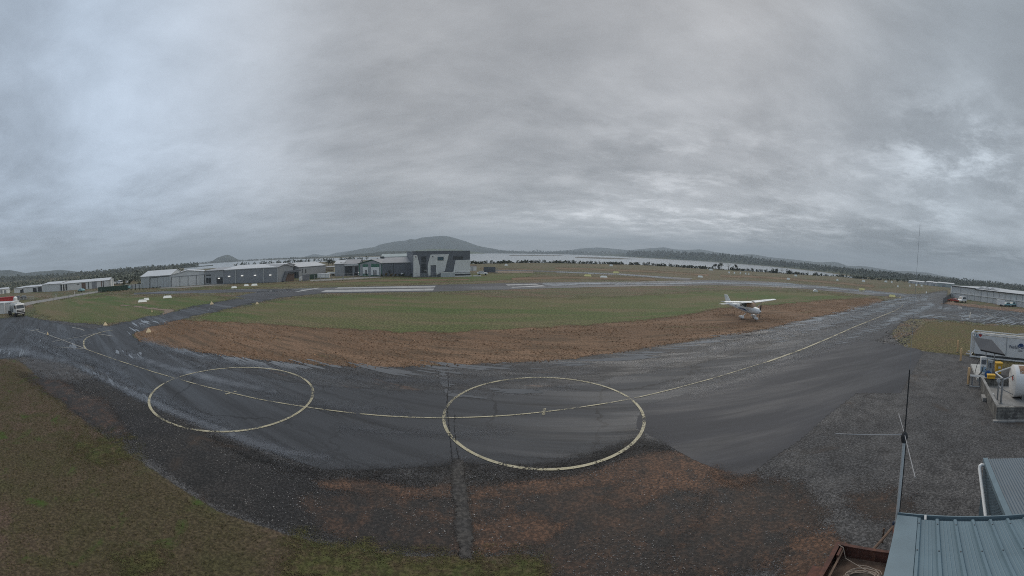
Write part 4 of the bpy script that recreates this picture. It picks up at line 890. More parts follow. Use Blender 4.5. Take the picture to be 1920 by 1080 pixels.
for x0, x1 in ((421,441.5),(442.5,493.5),(494.8,520)): f.part(r, 'door', [(x0,531.8-(x0-420)*.03),(x1,531.6-(x1-420)*.03),(x1,508-(x1-420)*.062),(x0,508-(x0-420)*.062)], .06, m_grey2)
for x in (442, 494.2, 520.8): f.part(r, 'post', [(x-.55,532-(x-420)*.03),(x+.55,532-(x-420)*.03),(x+.55,508-(x-420)*.062),(x-.55,508-(x-420)*.062)], .22, m_line)
for x, y in ((430,518),(454.3,517),(478.5,516.2),(507,515.6)): f.rect(r, 'lamp', x-1.9, x+1.9, y-.8, y+.8, .35, m_lamp, .07)
f.rect(r, 'flue', 429.7, 430.3, 494.5, 499, -3.6, m_line, -4.0)
B = f.p(f.L, 0); n = -f.n
def hit(x, o, d):   # distance along direction d from o where azimuth of pixel column x is met
    a = px(x, 600); a.z = 0; a.normalize(); q = Vector((-a.y, a.x, 0)); return -o.dot(q)/d.dot(q)
g = Face((522,529.2), (562,525.3)); he = g.at(523,501.5)[1]; hr = g.at(535.5,495.6)[1]
r = shed(g, 'hangar', 'grey gabled hangar end with dark angular canopy over brown brick', 20, he, hr, m_grey, m_roofg, 'v', he2=g.at(549,499.5)[1]*.98, ridge_at=.42, u1=g.at(550,510)[0])
g.part(r, 'canopy', [(528,527.5),(534,508.5),(561.5,505),(562,508.2),(538,511.5),(532.5,527)], .8, m_dark, .05)
g.part(r, 'brick_wall', [(534,526.8),(551.5,525.6),(551.5,512.5),(539,513.5)], .12, m_brown, .02)
for x in (552.5, 556.2): g.rect(r, 'window', x, x+3.2, 510.5, 522, .1, m_glass, .03)
# small things at the canopy
f = Face((561,521), (611,515.5)); he = f.at(566,500.8)[1]; h2 = f.at(609,497)[1]
r = shed(f, 'shed', 'grey shed with pale roof behind the parked jet', 14, (he+h2)/2, (he+h2)/2+1.6, m_grey, m_roofp, 'u')
for x in (567, 573.5): f.rect(r, 'door', x-.8, x+.8, 504.5, 512, .06, m_dk)
# cream tiered building
f = Face((610,513), (627,512.5)); r = shed(f, 'building', 'small cream building with banded front between the sheds', 8, f.at(620,501)[1], f.at(620,500)[1], m_cream, m_roofg, 'm')
for y in (504.5, 507): f.rect(r, 'window', 611, 625, y-.5, y+.6, .05, m_brown)
# mid grey sheds
f = Face((628,517.5), (645,517)); he = f.at(636,494.8)[1]
r = shed(f, 'shed', 'grey windowless shed with pale roof left of the glazed shed', 18, he, he+1.2, m_grey, m_roofp, 'u')
f = Face((645.2,517), (673,516.3)); he = f.at(660,495)[1]
r = shed(f, 'shed', 'glass fronted shed with pale fascia beside the green gabled shed', 18, he, he+1.6, m_grey2, m_roofg, 'u')
f.part(r, 'fascia', [(646,498.6),(672,497.8),(672,495),(646,496)], .6, m_pale, .02); f.rect(r, 'glazing', 647, 661, 499.5, 516, .06, m_glass); f.rect(r, 'glazing', 666, 671, 499.5, 516, .06, m_glass)
f = Face((673.2,517.5), (716,518)); he = f.at(674,494)[1]; hr = f.at(699,486.8)[1]
r = shed(f, 'shed', 'green gabled shed with two white and green doorways', 24, he, hr, m_green, m_roofg, 'v', he2=f.at(715,493.5)[1], ridge_at=.6, over=.5)
f.part(r, 'gable_cladding', [(674.5,517),(680,517),(680,497),(690.5,496.2),(690.5,516.8),(696,516.8),(696,494.5),(711.5,494.8),(711.5,517.4),(714.8,517.5),(714.8,494.4),(699,488.6),(675,495)], .05, m_grey)
f.rect(r, 'panel', 680.5, 690, 500.5, 513, .10, m_white); f.rect(r, 'panel', 696.3, 711.2, 501, 516, .10, m_white)
f.rect(r, 'door', 685.5, 688, 506, 515.5, .14, m_glass); f.rect(r, 'door', 700.5, 702.5, 506.5, 516.3, .14, m_glass); f.rect(r, 'door', 704.3, 706.3, 506.5, 516.5, .14, m_glass)
f.rect(r, 'frieze', 696.3, 711.2, 494.8, 500, .09, m_green); f.rect(r, 'frieze', 680.5, 690, 495.5, 500, .09, m_green)
# dark wing and the building behind it
f = Face((716.3,518), (774,517.2)); he = f.at(730,493)[1]; hr = f.at(730,484)[1]
r = shed(f, 'shed', 'long dark grey shed wing with pale grey roof', 22, he, max(hr, he+1.5), m_dark, m_roofg, 'u')
f.rect(r, 'downpipe', 737.3, 738, 493.5, 514, .12, m_dk)
f = Face(far(716,519,165)*Vector((1,1,0)), far(775,517,165)*Vector((1,1,0)))
he = f.at(740,481.5)[1]
r = shed(f, 'hangar', 'hangar with light green roof rising behind the dark wing', 22, he, he+1.2, m_pale, m_roofl, 'u')
f.rect(r, 'clerestory', 713, 720, 480.8, 484.5, .2, m_dk)

# -- the dark and white building
_b = az_at(881.3, 131.5); _b.z = 0; f = Face(px(774.3,520), _b); fo = f; top = lambda x: 473.6-(x-774)*.024
r = f.root('office_hangar', 'two storey dark grey and white building with slanted panels', 'building')
zt = (f.at(774.5,473.7)[1]+f.at(881,471.2)[1])/2; k = f.sgn
w = MB(); w.prism([(0,-.1),(f.L,-.1),(f.L,zt),(0,zt)], 0, 24, lambda p, d: (p[0], d*k, p[1])); w.build('wall', m_dark, r)
w = MB(); w.prism([(.4,zt-.5),(f.L-.4,zt-.5),(f.L-.4,zt-.35),(.4,zt-.35)], .4, 23.6, lambda p, d: (p[0], d*k, p[1]))
w = MB()
for a in ((-.06, f.L+.06, -.06, .25), (-.06, f.L+.06, 23.75, 24.06)): w = MB(); w.box(a[0], a[1], *(sorted((a[2]*k, a[3]*k))), zt+.002, zt+.35); w.build('parapet', m_dark, r)
w = MB(); w.prism([(.25,zt+.02),(f.L-.25,zt+.02),(f.L/2,zt+.3)], .3, 23.7, lambda p, d: (p[0], d*k, p[1])); w.build('roof', m_roofl, r)
m_pan = mat('white_panel', (.62,.63,.62), .5, var=.04, scale=.5, dirt=(.40,.41,.41), dirt_amt=.4)
f.part(r, 'white_panel', [(775,519.2),(787.5,518.2),(787.3,500),(782,478),(775,478.2)], .18, m_pan, .02)
f.part(r, 'white_panel', [(802,516.8),(807.2,516.4),(807.2,497.5),(817.4,497),(817.4,515.8),(834,508),(841.5,476.4),(807,477.3),(802,496)], .18, m_pan, .02)
f.part(r, 'white_panel', [(849.5,511),(881,511),(881,487),(854,488)], .18, m_pan, .02)
f.part(r, 'slanted_bay', [(834.5,508),(849,508),(856,474.5),(842.5,475)], .06, m_dark, .01)
def window(f, r, x0, x1, y0, y1, nx, ny, out=.1, dark=m_dk):
    xm = (x0+x1)/2; u0, u1 = f.at(x0, y1)[0], f.at(x1, y1)[0]; z0, z1 = f.at(xm, y1)[1], f.at(xm, y0)[1]; pl = lambda p, d: f.loc(p[0], p[1], d)
    m = MB(); t = .06
    for i in range(nx+1): u = u0+(u1-u0)*i/nx; m.prism([(u-t,z0),(u+t,z0),(u+t,z1),(u-t,z1)], .02, out, pl)
    for j in range(ny+1): z = z0+(z1-z0)*j/ny; m.prism([(u0+t,z-t),(u1-t,z-t),(u1-t,z+t),(u0+t,z+t)], .023, out-.004, pl)
    w_ = m.build('window', dark, r)
    g_ = MB(); g_.prism([(u0,z0),(u1,z0),(u1,z1),(u0,z1)], .012, out*.55, pl); g_.build('glass', m_glass, w_)
window(f, r, 790.5, 798.8, 481, 491.3, 2, 2); window(f, r, 790.5, 799, 494.5, 504.5, 2, 1); window(f, r, 790.5, 799, 505, 511.5, 2, 1)
m_blueg = mat('blue_glass', (.02,.07,.10), .15, var=.2, spec=.8)
w_ = f.rect(r, 'window', 820.3, 831.6, 481.5, 488.3, .24, m_dk, .18); xm = 826
f.rect(w_, 'glass', 821, 831, 482.2, 487.7, .26, m_blueg, .2).location = (0,0,0)
f.rect(r, 'door', 807.8, 816.8, 498, 516, .1, m_dark, .02); f.rect(r, 'window', 849, 868, 480.5, 486.5, .07, m_dk, .01)
f.rect(r, 'lamp_bracket', 778.6, 780, 480.5, 482, .45, m_brown, .18); f.rect(r, 'lamp_bracket', 810.5, 812, 480, 481.6, .45, m_dk, .18)
f.rect(r, 'sign_ledge', 795.5, 799.5, 507.5, 508.3, .5, m_white, .1)
# low white walls / planter in front
for nm, lb, pts, z1 in (('low_wall', 'low pale glass topped wall before the white panel with the door', [(824,518),(849.5,516.6)], 1.5), ('low_wall', 'low white kerb wall before the right end of the dark building', [(850,515.2),(880.5,513.8)], .35), ('low_wall', 'short white kerb wall leading to the parked car', [(883,513.5),(897.5,512.3)], .35)):
    f2 = Face(fo.p(fo.at(*pts[0])[0], 0, 3), fo.p(fo.at(*pts[1])[0], 0, 3)); r2 = f2.root(nm, lb, 'wall'); m = MB(); m.box(0, f2.L, -.12, .12, 0, z1); m.build('wall', m_pan if z1 < 1 else m_pale2, r2)
    if z1 > 1: m = MB(); m.box(0, f2.L, -.16, .16, z1+.003, z1+.16); m.build('coping', m_white, r2)
f2 = Face(fo.p(fo.at(850,510)[0], 0, 1), fo.p(fo.at(880.5,510)[0], 0, 1)); r2 = f2.root('low_wall', 'upper white planter wall against the right panel of the dark building', 'wall'); m = MB(); m.box(0, f2.L, -.2, .2, 0, .9); m.build('wall', m_dk, r2); m = MB(); m.box(0, f2.L, -.25, .25, .903, 1.1); m.build('coping', m_white, r2)
# white kiosk container, dark windbreak
f = Face((882.5,507.8), (893.5,507.5)); r = shed(f, 'container', 'small white site hut with brown roof edge beside the dark building', 3, f.at(888,498.3)[1], f.at(888,498)[1], m_white, m_brown, 'm', 'hut')
f.rect(r, 'door', 884, 886.5, 500, 507, .05, m_pale2)
f = Face((907,510.8), (928.5,511.2)); r = f.root('windbreak', 'dark mesh windbreak fence behind the white car', 'fence'); m = MB()
zt = f.at(915,500.5)[1]; m.box(0, f.L, -.05, .05, .1, zt); m.build('mesh_panel', m_dark, r); m = MB()
for k_ in range(6): m = MB(); m.box(f.L*k_/5-.06, f.L*k_/5+.06, .053, .18, 0, zt+.15); m.build('post', m_dk, r)
f = Face((929,511.4), (933,511.5)); r = f.root('gate', 'small pale wire gate at the right end of the dark windbreak', 'gate'); m = MB(); zt = f.at(931,502)[1]
for u in (0, f.L/2, f.L): m.tube([(u,0,0),(u,0,zt)], .06, 6)
for z in (.2, zt/2, zt-.05): m.tube([(0,0,z),(f.L,0,z)], .05, 6)
m.build('frame', m_steel, r)

# -- long white building and the row at the far left
f = Face((80,547.5), (113,545.8)); he = f.at(96,532.8)[1]
r = shed(f, 'shed', 'plain pale shed with blank wall at the left of the open bay', 14, he, he+.9, m_pale, m_roofp, 'u')
f = Face((113.2,545.8), (206,538.8)); he = (f.at(128,532.3)[1]+f.at(204,524.6)[1])/2
r = shed(f, 'shed', 'long white shed with open dark bay and a row of dark doors', 16, he, he+1.0, m_pale, m_roofp, 'u')
f.rect(r, 'bay_shade', 113.8, 126.5, 533.5, 544.5, .05, m_dk)  # flat dark panel painted to stand for the shade inside the bay
for x in (117.3, 121.8): f.rect(r, 'column', x, x+1.4, 533.5, 544.8, .4, m_white, .06)
for x0, x1, mm in ((153.5,161,m_brown),(165.5,167,m_dk),(173,182,m_grey2),(190,191.5,m_brown),(193.3,195,m_dk)): f.rect(r, 'door', x0, x1, 530.5-(x0-153)*.11, 541.8-(x0-153)*.05, .06, mm)
f.rect(r, 'sign_band', 144, 149, 532.3, 533.6, .06, m_dk)
f = Face((207,538.6), (213,538.3)); zt = f.at(210,524)[1]; r = f.root('portal', 'white portal frame standing at the right end of the long shed', 'frame'); m = MB(); m.box(0, .5, -.3, .3, 0, zt); m.build('column', m_white, r); m = MB(); m.box(f.L-.5, f.L, -.3, .3, 0, zt); m.build('column', m_white, r); m = MB(); m.box(0, f.L, -.3, .3, zt+.003, zt+.4); m.build('beam', m_white, r)
for (a, b, y0a, y0b, lb, drs) in (((-8,552),(18.5,549.5),543,541.5,'small white shed, leftmost of the row',[(1,5),(8,12)]), ((27,549.5),(44.5,548.5),540.8,539.6,'white shed with dark door behind the lamp post',[(38,44)]), ((45,548.8),(69.5,547),539.2,537.2,'pale shed with sign and dark doorway',[(62,68.5)]), ((70,547.6),(79.5,546.8),537.2,536.3,'small dark fronted shed against the blank pale shed',[(71,78.5)])):
    f = Face(a, b); he = (f.at(a[0]+1, y0a)[1]+f.at(b[0]-1, y0b)[1])/2; r = shed(f, 'shed', lb, 12, he, he+.5, m_white if 'white' in lb else m_pale, m_roofp, 'm', group='row of sheds at the far left')
    for x0, x1 in drs: f.rect(r, 'door', x0, x1, (y0a+y0b)/2+1.5, (a[1]+b[1])/2-.5, .06, m_dk if 'dark' in lb else m_grey2)
# tiny houses on the left hills and across the lake
g_ = np.random.default_rng(9)
def house(x, y, D, wpx, lb, grp, rm=None):
    """tiny distant house; sits at pixel x, y at level distance D"""
    p = far(x, y, D); w = wpx*math.radians(HF/960)*D; h = w*.45; r = empty('house', p, -math.atan2(p.x, p.y), lb, 'house', grp)
    m = MB(); m.box(-w/2, w/2, 0, w*.6, -h*1.5, h*.6); m.build('wall', m_white, r)
    m = MB(); m.prism([(-.05*w,h*.6),(.65*w,h*.6),(.3*w,h)], -w*.55, w*.55, lambda q, d: (d, q[0], q[1]+.01)); m.build('roof', rm or m_roofg, r)
for i, (x, y) in enumerate([(1096,472.6),(1103,473),(1122,473.6),(1130,474),(1138,473.4)]): house(x, y, 3260, 1.6, 'tiny white house across the lake, %s from the left' % ordinal(i), 'houses across the lake')
for i, (x, y, D) in enumerate([(237,524.5,560),(243,522.5,620),(238,518,700),(221,521,650),(248,525,560),(217,524,560),(232,511,780)]): house(x, y, D, 2.2, 'tiny pale house among trees behind the sheds, %s of seven' % ordinal(i), 'houses in the trees on the left')

# -- hangar on the right
f = Face((1783.5,557.5), (1920,577.0)); far_u = 60; k = f.sgn
r = f.root('hangar', 'long pale grey panelled hangar with flat roof and horizontal rail on the right', 'building')
L = f.L+far_u; zl = f.at(1786,536)[1]; zr = f.at(1918,550)[1]; ust = f.at(1829,552)[0]; z2 = f.at(1840,543.6)[1]
w = MB(); w.box(0, ust, *sorted((0, 26*k)), -.1, zl); w.box(ust, L, *sorted((.02*k, 26*k)), -.1, z2); w.build('wall', m_pale, r)
w = MB(); w.prism([(-.3,zl+.003),(26.3,zl+.5),(26.3,zl+.65),(-.3,zl+.15)], -.3, ust, lambda p, d: (d, p[0]*k, p[1])); w.prism([(-.4,z2+.003),(12,zl+.35),(12,zl+.5),(-.4,z2+.15)], ust+.01, L+.3, lambda p, d: (d, p[0]*k, p[1])); w.prism([(12.01,zl+.35),(26.3,zl+.35),(26.3,zl+.5),(12.01,zl+.5)], ust+.01, L+.3, lambda p, d: (d, p[0]*k, p[1])); w.build('roof', m_roofp, r)
w = MB(); w.box(0, ust, *sorted((-.45*k, -.30*k)), zl-.12, zl+.12); w.box(ust, L, *sorted((-.56*k, -.41*k)), z2-.15, z2+.1); w.build('gutter', m_dk, r)
w = MB(); zra = f.at(1800,550)[1]; w.box(.3, L, *sorted((-.25*k, -.03*k)), zra-.1, zra+.1); w.build('rail', m_white, r)
w = MB(); u = 1.2
us = [f.at(x, 560)[0] for x in (1800,1814,1827,1839,1851,1862,1873,1884,1895,1906,1917)]; us += [us[-1]+3.3*(i+1) for i in range(14)]
for u in us:
    w = MB(); w.box(u-.05, u+.05, *sorted((-.08*k, -.002*k)), 0, z2-.2); w.build('panel_joint', m_grey, r)
w = MB(); w.box(-.35, .35, *sorted((-.35*k, .3*k)), 0, zl-.15); w.build('corner_post', m_white, r)
for x in (1832,1843,1853): 
    u = f.at(x, 550)[0]; w = MB(); w.prism([(u-2.2,0),(u+2.2,0),(u,1.0)], 3, 7, lambda p, d: (p[0], d*k, p[1]+z2+.45)); w.build('roof_vent', m_roofp, r)
# fence running out from its corner
A = px(1768,570); Bf = px(1783,557.5); f2 = Face(A, Bf); r = f2.root('fence', 'grey mesh fence running from the corner of the long hangar', 'fence')
m = MB(); m.box(0, f2.L, -.02, .02, .05, 1.8); m.build('mesh_panel', mat('fence_mesh', (.13,.13,.135), .8), r)
for q in range(6): m = MB(); m.tube([(f2.L*q/5,.06,0),(f2.L*q/5,.06,2.0)], .05, 6); m.build('post', m_steel, r)
# far sheds at the end of the field
for i, (x0, x1, y, yt, D, mm, lb) in enumerate([(1704,1716,533,529.8,372,m_roofp,'far white shed, leftmost beyond the end of the field'),(1717,1731,533.6,530.6,365,m_roofp,'low far white shed beside the leftmost one'),(1736,1747,534.2,527.6,352,m_roofp,'taller far white shed in the middle of the far row'),(1747,1760,534.8,529.2,350,m_roofp,'wide far white shed right of the tallest one'),(1758,1788,535.6,530.2,345,m_roofl,'long far shed behind the corner of the long hangar')]):
    a = az_at(x0, D); b = az_at(x1, D-3); a.z = b.z = 0; f = Face(a, b); z = CAM_H+D*math.tan(math.asin(ray((x0+x1)/2, yt+1.3)[2])); z = max(z, 2.2)
    r = shed(f, 'shed', lb, 12, z, z+.9, mm, m_roofp, 'u', group='far sheds beyond the field'); f_u = f.L
    m = MB(); m.box(f_u*.3, f_u*.5, -.08, -.003, 0, z*.7) if f.sgn > 0 else m.box(f_u*.3, f_u*.5, .003, .08, 0, z*.7); m.build('door', m_grey2, r)
# ---------------------------------------------------------------- objects
def frame(name, o, ang, label, cat, group=None): return empty(name, (o[0], o[1], o[2] if len(o) > 2 else 0), ang, label, cat, group)
def text(parent, name, s, size, loc, rot, material, ext=.008, align='LEFT'):
    c = bpy.data.curves.new(name, 'FONT'); c.body = s; c.size = size; c.extrude = ext; c.align_x = align; c.materials.append(material)
    o = bpy.data.objects.new(name, c); col.objects.link(o); o.location = (0,0,0)
    bpy.context.view_layer.update(); me = bpy.data.meshes.new_from_object(o.evaluated_get(bpy.context.evaluated_depsgraph_get())); bpy.data.objects.remove(o); o = bpy.data.objects.new(name, me); col.objects.link(o)
    o.parent = parent; o.location = loc; o.rotation_euler = rot; return o
m_airw = mat('aircraft_white', (.70,.71,.70), .35, var=.04, scale=2, coat=.3)
m_tan = mat('tan_cover', (.36,.25,.17), .8, var=.12)
m_black = mat('black_rubber', (.022,.022,.024), .6)
m_navy = mat('navy_paint', (.015,.05,.14), .5)
m_red = mat('red_paint', (.33,.03,.03), .5, var=.15, dirt=(.2,.05,.04), dirt_amt=.4)
m_yelp = mat('yellow_plastic', (.62,.36,.03), .5, var=.08)
m_yboard = mat('yellow_board', (.66,.60,.26), .6, var=.08)
m_wboard = mat('white_board', (.74,.75,.70), .6, var=.05)
m_post = mat('tan_post', (.50,.33,.17), .6, var=.12, dirt=(.33,.24,.15), dirt_amt=.5)
m_rust = mat('rusty_steel', (.085,.035,.025), .8, var=.4, scale=5, dirt=(.18,.08,.045), dirt_amt=.7)
m_rust2 = mat('rusty_floor', (.13,.085,.06), .85, var=.4, scale=4, dirt=(.05,.03,.025), dirt_amt=.7)

def sec(x, zc, hw, hh, n=14, p=2.6):
    r = []
    for j in range(n):
        a = 2*math.pi*j/n; c, s = math.cos(a), math.sin(a)
        r.append((x, hw*math.copysign(abs(c)**(2/p), c), zc+hh*math.copysign(abs(s)**(2/p), s)))
    return r
def wing(mb, x0, x1, chord0, chord1, y0, y1, z0, z1, th):
    def ring(xc, ch, y, z, t): return [(xc, y, z), (xc-.08*ch, y, z+t*.75), (xc-.3*ch, y, z+t), (xc-.7*ch, y, z+t*.6), (xc-ch, y, z+.01), (xc-.7*ch, y, z-t*.15), (xc-.3*ch, y, z-t*.3), (xc-.08*ch, y, z-t*.3)]
    mb.loft([ring(x0, chord0, y0, z0, th), ring(x1, chord1, y1, z1, th*.7)])
def aeroplane(o, ang, sc):
    r = frame('light_aircraft', (o[0], o[1], .05), ang, 'white high wing light aircraft with tan windscreen cover parked on the brown strip', 'aircraft'); r.scale = (sc,)*3
    b = MB(); b.loft([sec(2.05, 1.28, .20, .20), sec(1.95, 1.28, .36, .33), sec(1.5, 1.30, .46, .42), sec(1.0, 1.30, .52, .50), sec(.7, 1.36, .54, .58), sec(.25, 1.55, .55, .78), sec(-.6, 1.58, .56, .80), sec(-1.4, 1.50, .52, .66), sec(-2.2, 1.42, .38, .46), sec(-3.6, 1.42, .24, .28), sec(-5.0, 1.42, .12, .17), sec(-5.5, 1.42, .05, .10)])
    b.build('fuselage', m_airw, r, smooth=True)
    for s in (1, -1):
        b = MB(); wing(b, .75, .70, 1.63, 1.60, s*.28, s*2.6, 2.32, 2.40, .16); wing(b, .70, .45, 1.60, 1.12, s*2.6, s*5.5, 2.401, 2.50, .15); b.build('wing', m_airw, r, smooth=True)
        b = MB(); b.tube([(.25, s*.52, 1.0), (.15, s*2.55, 2.36)], .05, 6); b.build('wing_strut', m_airw, r, smooth=True)
        b = MB(); wing(b, -4.6, -4.85, .95, .65, s*.05, s*1.72, 1.45, 1.47, .06); b.build('tailplane', m_airw, r, smooth=True)
        b = MB(); b.tube([(-.35, s*.45, .80), (-.45, s*1.2, .30)], .05, 6); b.build('landing_gear_leg', m_airw, r, smooth=True)
        w = MB(); w.loft([sec(.08, .24, .03, .05), sec(-.12, .28, .13, .20), sec(-.5, .31, .16, .22), sec(-.95, .29, .08, .12), sec(-1.12, .28, .02, .03)]); w.v = [(x, y+s*1.27, z) for x, y, z in w.v]
        fr = w.build('wheel_fairing', m_airw, r, smooth=True)
        w = MB(); w.lathe([(-.07,.05),(-.06,.17),(.06,.17),(.07,.05)], (-.45, s*1.27, .17), (0,1,0)); w.build('tyre', m_tyre, fr, smooth=True)
    w = MB(); w.loft([sec(1.80, .24, .03, .05), sec(1.6, .28, .12, .18), sec(1.25, .30, .14, .20), sec(.8, .28, .03, .05)]); fr = w.build('wheel_fairing', m_airw, r, smooth=True)
    w = MB(); w.lathe([(-.06,.05),(-.05,.15),(.05,.15),(.06,.05)], (1.3, 0, .15), (0,1,0)); w.build('tyre', m_tyre, fr, smooth=True)
    w = MB(); w.tube([(1.3,0,.3),(1.42,0,.95)], .04, 6); w.build('nose_leg', m_airw, r, smooth=True)
    b = MB(); b.prism([(-4.35,1.60),(-5.15,1.62),(-5.95,2.72),(-5.45,2.74),(-4.5,1.85),(-3.9,1.68)], -.045, .045, lambda p, d: (p[0], d, p[1])); fn = b.build('fin', m_airw, r, bevel=.02)
    b = MB(); b.prism([(-5.17,1.45),(-5.6,1.45),(-6.22,2.70),(-5.97,2.71)], -.035, .035, lambda p, d: (p[0], d, p[1])); b.build('rudder', m_airw, r)
    # windscreen cover over the front glass
    b = MB(); b.loft([sec(1.02, 1.62, .42, .26, p=2.4), sec(.72, 1.78, .52, .46, p=2.4), sec(.3, 1.86, .57, .52, p=2.4), sec(-.25, 1.86, .585, .51, p=2.4)]); b.build('windscreen_cover', m_tan, r, smooth=True)
    for s in (1, -1):
        b = MB(); b.prism([(-.30,1.62),(-.30,2.12),(-.75,2.12),(-.85,1.62)], s*.545, s*.575, lambda p, d: (p[0], d, p[1])); b.build('window', m_glass, r)
        b = MB(); b.prism([(-.95,1.62),(-.92,2.06),(-1.5,1.98),(-1.75,1.66)], s*.47, s*.56, lambda p, d: (p[0], d, p[1])); b.build('window', m_glass, r)
        b = MB(); b.prism([(.1,1.05),(.1,1.28),(-1.3,1.38),(-2.3,1.30),(-2.2,1.22),(-1.2,1.22)], s*.50, s*.575, lambda p, d: (p[0], d*(1 if p[0] > -1.9 else .72), p[1])); b.build('stripe', m_navy, r)
        text(r, 'lettering', 'VH', .28, (-3.05 if s < 0 else -2.55, s*.345, 1.36), (R(90), 0, R(0 if s < 0 else 180)), m_navy, .01)
    b = MB(); b.lathe([(0,.17),(.12,.14),(.24,.07),(.30,.01)], (2.06, 0, 1.28), (1,0,0), 14); b.build('spinner', m_airw, r, smooth=True)
    pr = MB()
    for a in (R(8), R(188)):
        d = Vector((0, math.sin(a), math.cos(a))); q = Vector((.04, d.z*.09, -d.y*.09)); c = Vector((2.13,0,1.28))
        pr.loft([[c+d*.05+q*.5, c+d*.05-q*.5+Vector((.02,0,0)), c+d*.05-q*.5-Vector((.02,0,0))], [c+d*.5+q, c+d*.5-q+Vector((.02,0,0)), c+d*.5-q-Vector((.02,0,0))], [c+d*.94+q*.6, c+d*.94-q*.6+Vector((.01,0,0)), c+d*.94-q*.6-Vector((.01,0,0))]])
    pr.build('propeller', m_black, r)
    for x, y in ((-.2,-.3),(-.75,.25)): b = MB(); b.tube([(x,y,2.42),(x-.25,y,3.0)], .014, 5); b.build('aerial', m_tan, r)
    return r
aeroplane((35.5, 40.3), R(-86), 1.06)

def lathe_wheel(r, x, y, rad, wd, name='wheel'):
    w = MB(); w.lathe([(-wd/2,rad*.55),(-wd/2,rad*.93),(-wd*.4,rad),(wd*.4,rad),(wd/2,rad*.93),(wd/2,rad*.55)], (x,y,rad), (0,1,0), 18); o = w.build(name, m_tyre, r, smooth=True)
    w = MB(); w.lathe([(-wd*.46,rad*.1),(-wd*.5,rad*.55),(wd*.5,rad*.55),(wd*.46,rad*.1)], (x,y,rad), (0,1,0), 14); w.build('rim', m_steel, o, smooth=True)
    return o
def car(o, ang, label, paint, kind='car', group=None, cat=None):
    """x forward"""
    P = {'car': (4.4, 1.78, 1.45, [(-2.15,.45),(-2.2,.85),(-2.0,1.0),(.95,1.0),(2.0,.85),(2.2,.65),(2.15,.4)], [(-1.85,.98),(-1.35,1.42),(.1,1.45),(.95,.99)]),
         'van': (5.0, 1.9, 2.1, [(-2.45,.45),(-2.5,1.1),(1.9,1.1),(2.4,.95),(2.5,.5)], [(-2.45,1.09),(-2.4,2.05),(.9,2.1),(1.85,1.09)]),
         'ute': (5.1, 1.85, 1.7, [(-2.5,.5),(-2.55,1.05),(1.2,1.05),(2.4,1.0),(2.5,.5)], [(-.9,1.04),(-.7,1.68),(.5,1.7),(1.3,1.04)])}[kind]
    L, Wd, H, body, cab = P; r = frame('parked_'+kind, o, ang, label, cat or kind if kind != 'ute' else 'ute', group)
    b = MB(); b.prism(body, -Wd/2, Wd/2, lambda p, d: (p[0], d, p[1])); b.build('body', paint, r, bevel=.07)
    b = MB(); k = .84
    b._add([(p[0], -Wd/2*(.97 if p[1] < 1.1 else k), p[1]) for p in cab]+[(p[0], Wd/2*(.97 if p[1] < 1.1 else k), p[1]) for p in cab], [(3,2,1,0),(4,5,6,7),(0,1,5,4),(1,2,6,5),(2,3,7,6),(3,0,4,7)]); b.build('cabin', paint, r, bevel=.05)
    c = [Vector((p[0], 0, p[1])) for p in cab]
    for s in (1, -1):
        b = MB(); g = [c[0].lerp(c[3],.08), c[1].lerp(c[2],.08), c[2].lerp(c[1],.05), c[3].lerp(c[0],.1)]; lo, hi = .12, .86
        a = [g[0].lerp(g[1],lo), g[0].lerp(g[1],hi), g[3].lerp(g[2],hi), g[3].lerp(g[2],lo)]
        def yy(z): t = (z-cab[0][1])/(cab[2][1]-cab[0][1]); return Wd/2*(.97+(k-.97)*t)
        b._add([(q.x, s*(yy(q.z)+.015), q.z) for q in a]+[(q.x, s*(yy(q.z)-.03), q.z) for q in a], [(0,1,2,3),(7,6,5,4),(0,4,5,1),(1,5,6,2),(2,6,7,3),(3,7,4,0)]); b.build('side_window', m_glass, r)
    for i, j, nm, e in ((3,2,'windscreen',1),(0,1,'rear_window',-1)):
        b = MB(); p0 = c[i].lerp(c[j], .1); p1 = c[i].lerp(c[j], .9); n_ = Vector((e*.02,0,.008))
        b.hexa([(p0.x,-Wd*.42,p0.z)+0*n_ if False else (p0.x+n_.x,-Wd*.42,p0.z), (p0.x+n_.x,Wd*.42,p0.z), (p1.x+n_.x,Wd*.37,p1.z), (p1.x+n_.x,-Wd*.37,p1.z), (p0.x-n_.x,-Wd*.42,p0.z), (p0.x-n_.x,Wd*.42,p0.z), (p1.x-n_.x,Wd*.37,p1.z), (p1.x-n_.x,-Wd*.37,p1.z)]); b.build(nm, m_glass, r)
    for x in (-L*.30, L*.30):
        for s in (1, -1): lathe_wheel(r, x, s*(Wd/2-.08), .33, .2)
    for s in (1, -1):
        b = MB(); b.box(L/2-.09, L/2+.01, s*Wd*.36-.14, s*Wd*.36+.14, .66, .8); b.build('headlight', m_line, r)
    return r
pb = mat('pale_blue_paint', (.22,.42,.46), .35, coat=.4); pw = mat('white_car_paint', (.70,.71,.71), .3, coat=.4, var=.03); pr_ = mat('red_car_paint', (.42,.07,.04), .35, coat=.4); ps = mat('silver_car_paint', (.36,.37,.38), .3, coat=.4); pdk = mat('dark_car_paint', (.04,.045,.055), .3, coat=.4)
fo_ang = fo.rz
car(Vector((*az_at(904.5, 136).xy, 0)), R(5), 'white parked car between the dark building and the windbreak', pw)
car(px(1787,566.5), R(75), 'red parked car at the near corner of the long hangar', pr_)
car(px(1803.5,567), R(165), 'white parked van beside the red car before the long hangar', pw, 'van')
